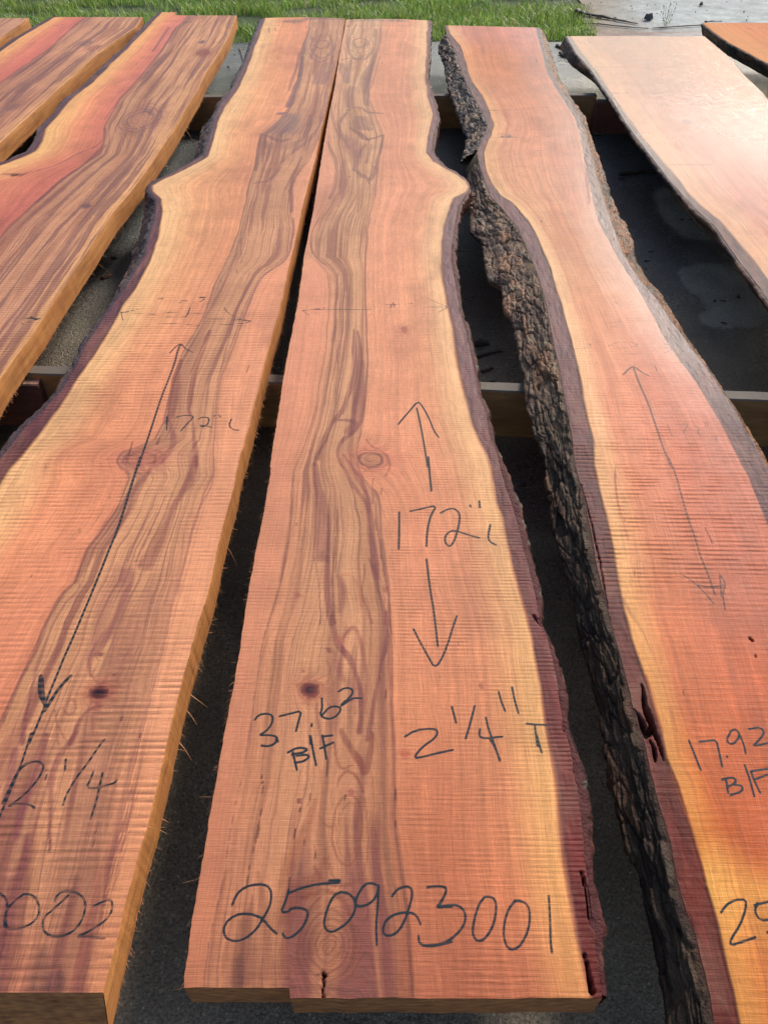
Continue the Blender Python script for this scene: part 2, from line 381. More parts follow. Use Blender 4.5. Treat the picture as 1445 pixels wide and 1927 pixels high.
        k = (0.3*np.exp(-((q-1.45)/0.10)**2))[...,None]; C = C*(1-k) + lin(ring)*k
        if dark is not None:
            k = (0.9*(1-sstep(0.3, 0.75, q)))[...,None]; C = C*(1-k) + lin(dark)*k
        s.col[sl] = C
    def rings(s, reg, pt, rx, ry, colr, n=5, a=0.35, amp=0.05, rmin=0.2):
        p = px(reg, [pt]); sc = mpp(p)[0]; c = ground(p)[0]; c2 = ground(p+np.array([[0,-ry]]))[0]
        Ry = abs(c2[1]-c[1]); Rx = rx*sc
        sl = s._win(np.array([[c[0], c[1]-Ry*1.5],[c[0], c[1]+Ry*1.5]]), 0.01)
        if sl.stop-sl.start < 2: return
        x, y = s.X[sl], s.YY[sl]; x = x + 0.012*(fbm(x*20, y*14, s.seed+71)-0.5); y = y + 0.03*(fbm(x*14, y*10, s.seed+72)-0.5)
        q = np.hypot((x-c[0])/Rx, (y-c[1])/Ry)
        f = np.abs(((q*n) % 1)-0.5)*2
        k = (a*sstep(0.62, 0.95, f)*(1-sstep(0.85, 1.1, q))*sstep(rmin*0.5, rmin, q))[...,None]
        s.col[sl] = s.col[sl]*(1-k) + lin(colr)*k
        s.ring[sl] = s.ring[sl] + amp*np.exp(-q**2*1.5)
    def cut(s, reg, pts, w, depth, colr=(60,38,34)):
        """a real crack: the surface drops"""
        P, W = s._prep(reg, pts, w, 1); sl = s._win(P, W.max()+0.01)
        if sl.stop-sl.start < 2: return
        x, y = s.X[sl], s.YY[sl]
        d, wd, t = seg_dist(x + 0.003*(fbm(x*120,y*60,s.seed+81)-0.5), y, P, W)
        k = 1 - sstep(wd*0.75, wd*1.1+0.0008, d)
        s.z[sl] = np.minimum(s.z[sl], -depth*k)
        k = (k*0.9)[...,None]; s.col[sl] = s.col[sl]*(1-k) + lin(colr)*k
    def pen(s, reg, pts, w=3.2, op=1.0):
        P, W = s._prep(reg, pts, w*1.3, 1); sl = s._win(P, 0.02)
        if sl.stop-sl.start < 2: return
        Xs = s.X[sl]; m = (Xs > P[:,0].min()-0.02) & (Xs < P[:,0].max()+0.02)
        if not m.any(): return
        d, wd, t = seg_dist(Xs[m], s.YY[sl][m], P, W)
        v = (d-wd)*1000.0                                             # mm outside the stroke
        a = s.ink[sl]; a[m] = np.minimum(a[m], v); s.ink[sl] = a
        if op != 1.0:
            o = s.inkop[sl]; o[m] = np.where(v < 3, op, o[m]); s.inkop[sl] = o
    def heart_streaks(s, g0, g1, colr, a=0.6, k=55, lo=0.52, hi=0.66, seed=0, y0=-9, y1=99):
        m = sstep(g0, g0+0.05, s.g)*(1-sstep(g1-0.05, g1, s.g))*sstep(y0-.1, y0+.1, s.YY)*(1-sstep(y1-.1, y1+.1, s.YY))
        n = fbm(s.ring*k, s.YY*1.6, s.seed+91+seed, 4, 0.55)
        q = (a*m*sstep(lo, hi, n))[...,None]; s.col = s.col*(1-q) + lin(colr)*q
    def dark_lines(s, g0, g1, colr, a=0.5, k=60, seed=0):
        """thin contour lines of the ring field"""
        m = sstep(g0, g0+0.03, s.g)*(1-sstep(g1-0.03, g1, s.g))
        f = s.ring*k + 0.6*fbm(s.ring*k*0.3, s.YY*2, s.seed+96+seed); f = np.abs((f % 1)-0.5)*2
        st = 0.4 + 0.6*vnoise(np.floor(s.ring*k), s.YY*3, s.seed+97)
        q = (a*m*sstep(0.80, 0.97, f)*st)[...,None]; s.col = s.col*(1-q) + lin(colr)*q
    def build(s, parent, pitch, near_shift=None, far_shift=None, side=(None, None), bot=(None, None), slant=0.0, end_slant=0.0, zt=Z_TOP, zb=Z_BOT, name='wood_body', colr=None):
        """side: material per edge (left, right); bot: X(Y) of the lower edge per side"""
        nr, nc = s.nr, s.nc
        YY = s.YY.copy()
        if near_shift is not None:
            k = 1 - sstep(0.0, 0.06, YY - s.Y[0]); YY += near_shift(s.X)*np.clip(1-(s.YY-s.Y[0])/0.06, 0, 1)
        if far_shift is not None:
            YY += far_shift(s.X)*np.clip(1-(s.Y[-1]-s.YY)/0.10, 0, 1)
        Ph = 2*np.pi*(s.YY + slant*s.X + 0.003*(fbm(s.X*2, s.YY*1.3, s.seed+41, 2)-0.5))/pitch + 5.0*(fbm(s.YY*26, s.YY*0+3, s.seed+42, 3)-0.5)
        ampn = s.amp*np.clip(0.15+1.5*fbm(s.X*4, s.YY*6, s.seed+43, 4)*vnoise(s.YY*2.3+s.seed, s.X*1.5, 6)*1.5+.2*vnoise(s.YY*90, s.X*2, 8), 0, 1.3)
        z = zt + s.z + 0.0004*(fbm(s.X*4, s.YY*2, s.seed+44)-0.5)
        T = np.stack([s.X, YY, z], -1).reshape(-1,3)
        Vs = [T]; Qs = [grid_quads(nr, nc)]; MI = [np.zeros((nr-1)*(nc-1), int)]
        n0 = len(T); C = [np.concatenate([(np.clip(s.col,0.004,0.95)**1.11*np.array([.99,.995,.93])).reshape(-1,3), np.ones((n0,1))],1)]
        G = [np.stack([s.ring, s.linew, s.ink], -1).reshape(-1,3)]
        S = [np.stack([Ph, ampn, s.amp*0], -1).reshape(-1,3)]
        Wt = [np.stack([s.rough, s.inkop, s.spec + s.amp*0], -1).reshape(-1,3)]
        def add(V, Q, mi):
            off = sum(len(v) for v in Vs); Vs.append(V); Qs.append(Q+off); MI.append(np.full(len(Q), mi))
            k = len(V); C.append(np.ones((k,4))*0.2); G.append(np.zeros((k,3))); S.append(np.zeros((k,3))); Wt.append(np.ones((k,3))*0.6)
        for q in (0, 1):                                             # long edges
            ex = s.X[:, 0 if q == 0 else -1]; ey = YY[:, 0 if q == 0 else -1]
            bx = ex if bot[q] is None else bot[q](ey)
            ks = np.array([0, 0.04, 0.25, 0.5, 0.75, 1.0]); sg = -1 if q == 0 else 1
            rows = []
            for k in ks:
                wv = 0.0016*(fbm(ey*90, ey*0+k*3, s.seed+45+q)-0.5) if 0 < k else 0
                xk = ex + (bx-ex)*k + sg*(0.0006 if 0 < k < 1 else 0) + wv
                rows.append(np.stack([xk, ey - end_slant*k*np.clip(1-(s.Y-s.Y[0])/.06, 0, 1), (zt + s.z[:,0 if q==0 else -1])*(1-k) + zb*k], -1))
            V = np.stack(rows, 1).reshape(-1,3); add(V, grid_quads(nr, len(ks), 0, q == 0)[:, ::-1], side[q])
        for q in (0, 1):                                             # end faces
            r = 0 if q == 0 else -1
            xs, ysr = s.X[r], YY[r]; sg = -1 if q == 0 else 1
            lb = s.l[r] if bot[0] is None else float(bot[0](s.Y[r:r+1] if r == 0 else s.Y[-1:])[0])
            rb = s.r[r] if bot[1] is None else float(bot[1](s.Y[r:r+1] if r == 0 else s.Y[-1:])[0])
            rows = []
            for k in (0, 0.1, 0.5, 1.0):
                xk = xs + k*((lb-s.l[r])*(1-s.u) + (rb-s.r[r])*s.u)
                yk = ysr + sg*(0.0012*(fbm(xs*90, xs*0+k*7, s.seed+48)-0.5) + (0 if k == 0 else 0.0005)) - (end_slant*k if q == 0 else 0)
                rows.append(np.stack([xk, yk, np.full(nc, zt*(1-k)+zb*k)], -1))
            add(np.stack(rows, 0).reshape(-1,3), grid_quads(4, nc, 0, q == 0), 2)
        # underside
        lb = s.l if bot[0] is None else bot[0](s.Y); rb = s.r if bot[1] is None else bot[1](s.Y)
        yu = s.Y.copy(); yu[yu < s.Y[0]+.02] = s.Y[0]+.02; yu[0] = s.Y[0] + (.015 if near_shift is not None else 0) - end_slant
        V = np.stack([np.stack([lb, yu, s.Y*0+zb], -1), np.stack([rb, yu, s.Y*0+zb], -1)], 1).reshape(-1,3)
        add(V, grid_quads(nr, 2, 0, True), 2)
        return mesh_np(name, np.concatenate(Vs), np.concatenate(Qs), [M_TOP, M_SIDE, M_END, M_LIVE], parent,
                       np.concatenate(MI), {'col':np.concatenate(C), 'grain':np.concatenate(G), 'saw':np.concatenate(S), 'wet':np.concatenate(Wt)})

# ------------------------------------------------------------------ bark
def make_bark(parent, sg, ib, ob, bo, y0, y1, seed, thick=0.012, ds=0.0035, nt_=34, cols=((92,78,70),(60,50,48),(120,84,58)), rough=0.5, plate=(0.11,0.020), zt=Z_TOP-0.0012, zb=Z_BOT+0.004, name='bark', curl=0.018, ragged=0.0, under=False, wetnear=0.0, topcol=None):
    """a strip of bark: from the inner line over the top lip and down the flaring side. sg=-1 left edge, +1 right"""
    Y = np.arange(y0, y1, ds); nr = len(Y)
    xi, xo, xb = ib(Y), ob(Y), bo(Y)
    if under: pass
    elif sg < 0: xo = np.minimum(xo, xi-0.001); xb = np.minimum(xb, xo-0.002)
    else: xo = np.maximum(xo, xi+0.001); xb = np.maximum(xb, xo+0.002)
    rag = ragged*(fbm(Y*38, Y*0, seed+2, 3)-0.45)
    xo = xo + sg*rag; xb = xb + sg*rag*0.7
    k0 = np.stack([xi-sg*0.003, Y*0+zt-0.0005], 1); k1 = np.stack([xi, Y*0+zt], 1); k2 = np.stack([xo, Y*0+zt], 1)
    k3 = np.stack([xo+sg*0.003, Y*0+zt-0.006], 1)
    k4 = np.stack([xb, Y*0+zb+0.008], 1); k5 = np.stack([xb-sg*curl*0.6, Y*0+zb-0.004], 1); k6 = np.stack([xb-sg*curl*1.6, Y*0+zb], 1)
    K = np.stack([k0,k1,k2,k3,k4,k5,k6], 1); seglen = np.hypot(*(K[:,1:]-K[:,:-1]).transpose(2,0,1)).mean(0)
    cum = np.concatenate([[0], np.cumsum(seglen)]); t = np.linspace(0, cum[-1], nt_)
    xs = np.empty((nr, nt_)); zs = np.empty((nr, nt_))
    idx = np.clip(np.searchsorted(cum, t, side='right')-1, 0, 5); f = (t-cum[idx])/(seglen[idx]+1e-9)
    xs = K[:,idx,0]*(1-f) + K[:,idx+1,0]*f; zs = K[:,idx,1]*(1-f) + K[:,idx+1,1]*f
    YY = np.repeat(Y[:,None], nt_, 1); T = np.repeat(t[None,:], nr, 0)
    # plates
    wx = T + 0.010*(fbm(T*50, YY*14, seed+5)-0.5); wy = YY + 0.05*(fbm(T*30, YY*9, seed+6)-0.5)
    f1, f2, cid = voronoi(wy/plate[0], wx/plate[1], seed)
    e1 = sstep(0.02, 0.30, f2-f1)
    g1, g2, cid2 = voronoi(wy/(plate[0]*0.38) + 9, wx/(plate[1]*0.42), seed+3); e2 = sstep(0.02, 0.35, g2-g1)
    rid = fbm(T*260, YY*28, seed+7, 4)
    h1, h2_, cid3 = voronoi(wy/(plate[0]*.55)+31, wx/(plate[1]*.8)+4, seed+19)
    H = (0.55*sstep(0.01,0.10,f2-f1)*(0.25+0.75*cid) + 0.38*sstep(0.01,0.14,h2_-h1)*cid3 + 0.14*e2*cid2 + 0.42*(rid-0.5) + 0.35*(fbm(T*34, YY*9, seed+77, 3)-0.5))
    wgt = sstep(cum[2]-0.001, cum[3]-0.001, T)                      # flat where the saw passed
    H = (H-0.12)*thick*wgt
    # outward normals of the smooth profile
    dx = np.gradient(xs, axis=1); dz = np.gradient(zs, axis=1); ln = np.hypot(dx, dz)+1e-9
    nx, nz = sg*np.abs(dz/ln), np.where(T > cum[4], -0.3, 1)*np.abs(dx/ln)
    xs = xs + nx*H; zs = np.minimum(zs + nz*H, zt)
    V = np.stack([xs, YY + 0.004*(fbm(T*80, YY*40, seed+8)-0.5), zs], -1).reshape(-1,3)
    a, b, c = (lin(q) for q in cols)
    m1 = sstep(0.35, 0.65, fbm(YY*14, T*40, seed+12))[...,None]; m2 = (sstep(0.60, 0.72, 0.6*cid+0.4*fbm(YY*22, T*90, seed+13)))[...,None]
    C = a*m1 + b*(1-m1); C = C*(1-0.75*m2) + c*0.75*m2
    C = C*(0.45+0.6*cid2+.5*cid3)[...,None]; lich = (sstep(.66,.74,fbm(T*120, YY*60, seed+88))*.35)[...,None]; C = C*(1-lich) + lin((150,156,136))*lich
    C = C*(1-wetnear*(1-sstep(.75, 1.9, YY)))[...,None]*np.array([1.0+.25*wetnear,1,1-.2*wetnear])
    if topcol is not None:
        tk = ((1-sstep(cum[2]-0.001, cum[2]+0.003, T)))[...,None]
        C = C*(1-tk) + lin(topcol)*tk*(0.75+0.5*fbm(YY*200,T*200,seed+14))[...,None]
    C = np.concatenate([C.reshape(-1,3), np.ones((nr*nt_,1))], 1)
    W = np.zeros((nr*nt_,3)); W[:,0] = (rough + 0.25*(fbm(YY*20, T*60, seed+15)-0.5)).ravel()
    return mesh_np(name, V, grid_quads(nr, nt_, 0, sg < 0), [M_BARK], parent, None, {'col':C, 'wet':W})

# ------------------------------------------------------------------ splinters
def fibre_geo(p0, d, length, r, bend, nseg=5):
    d = np.array(d, float); d /= np.linalg.norm(d); side = np.cross(d, (0.3,0.2,1.0)); side /= np.linalg.norm(side); up = np.cross(side, d)
    V = []; p = np.array(p0, float); dd = d.copy()
    for i in range(nseg+1):
        rr = r*(1-0.85*i/nseg)
        for a in (0, 2.094, 4.189): V.append(p + side*math.cos(a)*rr + up*math.sin(a)*rr*0.6)
        dd = dd + np.array(bend)/nseg; dd /= np.linalg.norm(dd); p = p + dd*length/nseg
    Q = []
    for i in range(nseg):
        for a in range(3): Q.append([i*3+a, i*3+(a+1)%3, (i+1)*3+(a+1)%3, (i+1)*3+a])
    return V, Q
def splinters(parent, edge, sg, z, y0, y1, n, seed, zt=0.0, long_at=()):
    r_ = random.Random(seed)
    spots = [(r_.uniform(y0, y1), None) for _ in range(n)] + [(y, L) for y, L in long_at]
    for y, L in spots:
        x = float(edge(np.array([y]))[0]) - sg*0.001
        ln = L or r_.uniform(0.005, 0.018)*(0.6+0.4*r_.random()); zz = z + r_.uniform(-zt, 0)
        V, Q = fibre_geo((x, y, zz), (sg*r_.uniform(0.25,1.0), r_.uniform(-1.2,0.3), r_.uniform(-0.5,0.25)), ln, r_.uniform(0.0004,0.0009), (r_.uniform(-.7,.7), r_.uniform(-.8,.8), r_.uniform(-.9,.5)))
        mesh_np('splinter', V, Q, [M_FIBRE], parent)
def fuzz(parent, edge, sg, z, y0, y1, n, seed, zt=0.0):
    r_ = random.Random(seed); VV = []; QQ = []; y = y0
    for _ in range(n):
        y = r_.uniform(y0, y1)
        if vnoise(np.array([y*9.0]), np.array([seed*1.0]), 3)[0] < 0.42 and r_.random() < 0.75: continue
        x = float(edge(np.array([y]))[0]) - sg*0.001
        V, Q = fibre_geo((x, y, z + r_.uniform(-zt, 0)), (sg*r_.uniform(0.25,1.0), r_.uniform(-1.3,0.2), r_.uniform(-0.6,0.15)), r_.uniform(0.003,0.014), r_.uniform(0.00025,0.0005), (r_.uniform(-.4,.4), r_.uniform(-.5,.5), r_.uniform(-.7,.2)), 3)
        o = len(VV); VV += V; QQ += [[a+o for a in q] for q in Q]
    o = mesh_np('frayed_fibres', VV, QQ, [M_FIBRE], parent); tag(o, kind='stuff'); return o

def flat(reg, *pts): return [tuple(v) for v in px(reg, pts)]
def C_(*pts, z=Z_TOP): return curve(*pts, z=z)
def off(c, d): return lambda Y: c(Y) + d
Yof = lambda y: float(ground([(722.5, y)])[0,1])
GRP = 'rough-sawn live-edge slabs laid out side by side'
def slab(label, loc):
    o = empty('live_edge_board', loc); return tag(o, label, 'wood slab', GRP, 'thing')
DARK = (104,60,62); PURP = (134,74,76)

# ================================================================== slab 1: the centre board
S1 = slab('broad middle wood slab marked 250923001, bark on its right edge only', (0.05, 0.21, Z_BOT))
e1 = C_(652,36, 639,104, 630,163, 619.5,214, 611,263, 602,318, 590,396, 573,480, 561,567, 548,636, 535,702, 524,778, 514,840, 509,878,
        512-1,880, 495,974, 481,1040, 464,1137, 452,1223, 422,1384, 410,1456, 395,1532, 384,1608, 372,1669, 361,1745, 349.5,1821, 346,1852, 343,1885)
hl1 = C_(650,36, 637,104, 628,163, 617,214, 616,273, 626,301, 635,332, 630,363, 616,387, 599,408, 585,442, 579,477, 576,484, 590,488, 602,498, 616,515, 618,553,
         616,601, 611,657, 602,709, 595,754, 583,802, 567,847, 554,888, 550,929, 543,998, 529,1074, 512,1154, 495,1206, 481,1292, 466,1385, 452,1467, 429,1570, 418,1646, 399,1742, 384,1837, 380,1885)
hr1 = C_(718,36, 716,59, 708,104, 699,145, 692,180, 706,215, 716,240, 721,256, 716,287, 711,311, 706,346, 700,392, 692,425, 687,477, 687,536, 689,588, 692,640, 692,684, 685,743,
         680,795, 674,830, 670,850, 674,880, 690,905, 704,925, 711,950, 718,985, 720,1016, 722,1074, 727,1109, 734,1154, 737,1206, 737,1275, 739,1344, 743,1390, 743,1475, 743,1551, 753,1646, 764,1722, 772,1799, 778,1885)
sb1 = C_(805,38, 803,104, 801,145, 810,187, 817,221, 806,256, 803,287, 817,304, 848,322, 877,341, 882.5,351, 877,361, 855,372, 846,391, 837.5,418, 831,456, 831,501, 837.5,546, 846,588,
         855,640, 865,691, 875.6,740, 886,788, 900,826, 917,857, 926,881, 933,922, 938,946, 945,964, 955,1016, 969,1068, 983,1116, 995,1157, 1005,1199, 1011,1241, 1021,1292, 1028,1344, 1034,1389, 1048,1469,
         1057,1536, 1063,1603, 1074,1683, 1086,1759, 1097,1817, 1108,1864, 1112,1885)
ib1 = C_(809,38, 806,104, 802,145, 815,187, 823,221, 815,256, 812,284, 831,310, 859,325, 879,341, 883.5,349.5, 881,360, 872,372, 862,387, 855,425, 848,473, 850,501, 858,543, 865,584,
         876,622, 884,657, 892,698, 901,740, 913,774, 922,823, 936,857, 941,881, 950,915, 962,946, 975,991, 985,1033, 995,1068, 1005,1110, 1011,1145, 1016,1171, 1028,1199, 1036,1227, 1045,1268, 1052,1306, 1058,1341,
         1065,1384, 1078,1425, 1088,1496, 1094,1550, 1098,1603, 1104,1648, 1110,1692, 1116,1750, 1121,1791, 1131,1862, 1133,1885)
def shift(c, px_, Ys=None):      # a curve moved sideways by px_ source pixels (grows with distance like the picture)
    return lambda Y: c(Y) + px_*np.sqrt((Y*Y)+0.9)/F_PX
ob1 = C_(811,38, 808.5,104, 804,145, 818,187, 826,221, 818,256, 815,284, 834,310, 862,325, 881,341, 885,349.5, 883,360, 876,372, 866,387, 860,425, 855,473, 857,501, 864,543, 869,584,
         881,622, 890,657, 896,698, 905,740, 918,774, 928,823, 942,857, 952,881, 962,920, 976,946, 984,991, 994,1033, 1003,1068, 1014,1102, 1019,1123, 1017,1171, 1033,1199, 1043,1227, 1053,1268, 1060,1306, 1067,1341,
         1074,1384, 1088,1425, 1106,1496, 1106,1550, 1109,1603, 1113,1648, 1120,1692, 1132,1750, 1128,1791, 1137,1862, 1139,1885)
B = Board(e1, ib1, Yof(1878), Yof(37), 250, 0.0017, 11, [e1, hl1, hr1, sb1, ib1], [0,1,2,3,4], (0.0012, 0.0))
def mx(a, b, t): return tuple(a[i]*(1-t)+b[i]*t for i in range(3))
def z1(pl, h, h2, p, p2, y, ib, ln=DARK):
    h = mx(h, (218,152,120), .5); hl_ = mx(h, pl, .45); h2 = mx(h2, h, .5); ln = mx(ln, h2, .35); pl = mx(pl, h, .3); p = mx(p, p2, .5)
    return [(0,pl),(0.70,pl),(0.985,mx(pl,hl_,.6)),(1.0,mx(ln,pl,.35)),(1.015,hl_),(1.3,h),(1.8,h),(1.975,mx(h2,p,.35)),(2.0,mx(ln,p,.25)),(2.014,mx(p,h,.25)),(2.30,p),(2.65,p2),(2.90,y),(2.97,y),(2.995,(160,94,70)),(3.02,(84,40,42)),(3.15,ib),(4,ib)]
B.zones([(Yof(60), z1((226,162,134),(226,194,154),(206,166,134),(224,150,118),(230,162,128),(242,190,146),(136,100,104),(150,110,96))),
         (Yof(330), z1((230,158,130),(216,178,138),(198,154,122),(224,152,124),(232,164,130),(244,194,150),(134,96,100),(140,96,88))),
         (Yof(640), z1((230,152,124),(208,162,124),(192,146,112),(224,150,122),(232,164,126),(244,190,146),(126,84,90))),
         (Yof(950), z1((226,148,118),(204,156,116),(190,138,104),(222,144,112),(228,154,116),(240,182,130),(120,64,66))),
         (Yof(1350), z1((214,138,108),(196,142,104),(178,122,90),(212,134,100),(218,144,104),(234,174,116),(118,46,46))),
         (Yof(1700), z1((204,126,96),(180,122,88),(160,98,72),(196,116,86),(208,128,90),(230,164,104),(112,38,36))),
         (Yof(1860), z1((194,116,88),(156,94,68),(140,78,60),(180,102,76),(194,116,82),(220,150,96),(112,36,34)))])  # wood tones, with some fall-off of light towards the near end baked in
B.heart_streaks(1.02, 1.98, (176,122,92), 0.5, 48, 0.50, 0.62)
B.heart_streaks(1.02, 1.98, PURP, 0.55, 70, 0.60, 0.72, 4, Yof(1000), Yof(420))
B.heart_streaks(1.35, 1.99, PURP, 0.75, 60, 0.50, 0.64, 9, -1, Yof(1050))
B.dark_lines(1.0, 2.0, (138,88,74), 0.5, 62); B.dark_lines(1.0, 2.0, (120,70,66), 0.45, 28, 5)
B.dark_lines(2.0, 2.9, (198,112,84), 0.22, 70, 2); B.dark_lines(0.0, 1.0, (204,120,94), 0.22, 70, 3)
k = B.streak
# broad purple bands of the heart
k('e',[(622,690),(620,800),(632,900),(615,1000),(590,1060),(560,1130),(525,1180),(490,1230),(455,1310),(425,1400)],[4,9,12,14,11,10,10,9,9,14],PURP,.8)
k('e',[(640,700),(660,850),(655,1000),(650,1120),(640,1200),(600,1240)],[5,16,20,22,24,22],PURP,.8)
k('o',[(640,60),(700,40),(800,60),(830,110),(760,170),(700,220),(655,300),(650,390),(700,480),(770,570),(830,700),(900,800),(940,900)],[5,7,11,12,9,9,6,5,5,6,7,7,8],PURP,.8)
k('o',[(700,370),(760,450),(850,560),(900,680),(945,800),(950,950),(960,1100),(985,1250),(1000,1400),(1010,1500)],[3,5,7,10,9,10,11,12,10,9],(140,80,80),.85)
k('o',[(1000,800),(1010,1000),(1040,1200),(1060,1400),(1080,1520)],[1.5,3,4,4,4],(140,78,78),.8)
k('o',[(980,580),(975,700),(985,820)],[2,3,4],(150,88,84),.7)
k('o',[(560,190),(520,290),(470,380),(440,470)],[3,4,7,8],DARK,.75)
k('o',[(445,470),(460,600),(490,720),(520,850),(530,1000),(520,1150),(510,1290)],[12,15,18,23,29,31,26],PURP,.85,.35)
k('o',[(500,900),(505,1100),(490,1250)],[3,8,6],(204,140,120),.45,.9)
k('o',[(560,900),(575,1100),(570,1250),(560,1350)],[5,6,7,6],(122,68,70),.6)
k('o',[(560,1300),(555,1400),(550,1500),(545,1620),(560,1760),(590,1900)],[11,12,12,12,13,14],PURP,.9,.35)
k('o',[(440,1290),(460,1400),(480,1500),(490,1700),(495,1900)],[1.5,1.5,1.5,2,2],DARK,.7,.4,.002)
k('o',[(652,845),(655,930),(650,1020),(660,1090),(650,1200),(640,1400),(645,1480)],[1,4,4.5,3,3,2,1.5],(112,64,58),.9,.4,.0015)
k('o',[(640,1100),(620,1300),(600,1480),(600,1650),(625,1900)],[1.5,2.5,2.5,3,3.5],(130,74,70),.8,.4,.002)
k('o',[(665,1480),(680,1560),(690,1650),(670,1800)],[9,15,15,8],PURP,.7,.9)
k('o',[(700,1460),(780,1465),(830,1520),(860,1600),(870,1720)],[4,5,6,7,7],(190,118,92),.7,.8)
k('o',[(910,1350),(905,1450),(870,1560),(890,1680),(930,1780),(960,1900)],[3,3,3,3.5,4,4],PURP,.75,.4)
k('o',[(950,1300),(1000,1450),(1010,1600),(1050,1720),(1070,1900)],[4,9,7,4,5],(134,76,74),.8)
k('o',[(1080,1530),(1100,1620),(1105,1760),(1130,1920)],[2,3,4,5],(142,80,74),.8)
k('o',[(430,0),(400,130),(350,300),(280,420),(245,540),(245,700),(235,850),(215,1050),(180,1280),(130,1500)],[2.5,3,3,3,4,4,4,4,6,7],(150,98,88),.6,.6)
k('o',[(820,700),(800,850),(840,890),(900,885)],[1,1.5,1.5,1],(150,92,80),.7,.4,.002)
k('h',[(500,870),(510,950),(530,1030),(590,1090),(620,1170),(650,1260),(660,1380),(650,1500)],[9,12,14,11,8,8,8,8],PURP,.85)
k('h',[(560,1000),(580,960),(620,925),(650,960),(665,1050),(685,1180),(680,1300),(660,1440)],[4,6,9,8,8,7,7,7],(158,96,82),.75)
k('h',[(690,760),(710,850),(720,1000),(700,1150)],[2,3,4,3],(150,96,82),.7)
k('h',[(790,850),(800,1000),(780,1120),(750,1260),(720,1400),(690,1540)],[6,7,6,8,10,9],PURP,.85)
k('h',[(815,800),(830,1000),(830,1200),(835,1400),(842,1560)],[3,3,3,3,3],(150,84,74),.7,.5,.002)
k('h',[(430,1330),(440,1450),(450,1560)],[5,6,6],PURP,.7)
k('h',[(520,1080),(540,1180),(600,1250),(620,1330)],[9,10,10,6],(170,100,92),.6,.9)
k('h',[(480,1110),(500,1160),(480,1190),(420,1215)],[2,2.5,2,2],PURP,.6)
# lower cathedral
k('k',[(900,0),(930,60),(985,130),(1010,210),(1030,130),(1045,0)],[10,12,14,11,12,10],(140,76,66),.85)
k('k',[(870,60),(880,130),(900,190),(960,160)],[4,5,6,3],(146,84,64),.7)
k('k',[(880,270),(900,215),(940,180),(980,220),(1000,290)],[3,4,5,4,3],(142,80,64),.8)
k('k',[(858,520),(870,380),(905,310),(950,290),(985,330),(1000,430),(990,560),(960,640),(920,655),(880,600),(860,520)],3.2,(150,88,66),.75,.5,.003)
k('k',[(885,540),(890,420),(925,340),(960,330),(980,400),(970,560),(940,630),(900,600),(885,540)],2.2,(160,98,72),.65,.5,.003)
k('k',[(840,600),(850,690),(900,740),(970,745),(1010,690),(1030,560),(1020,420),(1010,320)],3,(150,90,68),.65,.5,.003)
k('k',[(1040,180),(1060,330),(1050,480),(1080,640),(1130,800)],[3,4,3,3,3],(168,104,74),.6)
k('k',[(790,180),(800,330),(780,430),(800,560),(830,680)],[5,9,5,5,4],(166,104,78),.6)
k('k',[(790,400),(830,460),(870,455)],[2,3,2],(130,76,60),.6)
k('k',[(600,760),(640,640),(700,540),(740,420),(760,330)],[10,26,26,14,8],(158,92,70),.65,.8)
k('k',[(580,950),(640,820),(720,760),(800,700),(820,620)],[20,44,42,26,8],(138,72,60),.7,.8)
k('k',[(770,640),(800,700),(850,745),(960,750)],[7,8,7,3],(126,66,56),.6)
k('k',[(700,800),(760,790),(830,770),(900,800),(950,900),(965,1040),(960,1200)],[7,9,10,9,6,5,5],(132,70,56),.75)
k('k',[(690,1190),(685,1080),(700,960),(750,850),(810,800)],[5,5,5,6,4],(132,70,56),.7)
k('k',[(560,1000),(590,850),(620,700),(660,500),(690,330)],[16,14,10,8,4],(196,134,92),.5,.8)
k('k',[(430,900),(400,1040),(380,1240)],[14,22,28],(122,70,62),.55,.7)
k('k',[(470,820),(450,1000),(440,1240)],[4,18,34],(110,62,58),.6,.7)
k('k',[(500,700),(530,860),(540,1050),(530,1240)],[8,16,20,28],(136,76,62),.65,.7)
k('k',[(330,700),(300,900),(260,1100),(240,1240)],[5,6,8,8],(156,98,72),.5)
k('k',[(380,760),(355,900),(320,1100),(300,1240)],[4,5,6,7],(150,90,68),.5)
k('k',[(640,920),(610,1080),(620,1240)],[8,18,24],(150,84,66),.5)
k('k',[(1230,820),(1250,1000),(1245,1280)],[4,6,8],(132,72,60),.6)
k('k',[(1150,700),(1190,860),(1220,1060),(1230,1280)],[4,6,7,9],(160,96,70),.6)
k('k',[(400,1150),(390,1260)],[20,26],(84,56,62),.5,.8)
k('k',[(640,1260),(820,1270),(980,1270)],[8,16,8],(104,64,62),.5,.9)
B.rings('k',(838,1030),60,74,(122,66,48),5,.45,.04)
B.rings('k',(835,1060),34,44,(120,60,46),5,.4,.02)
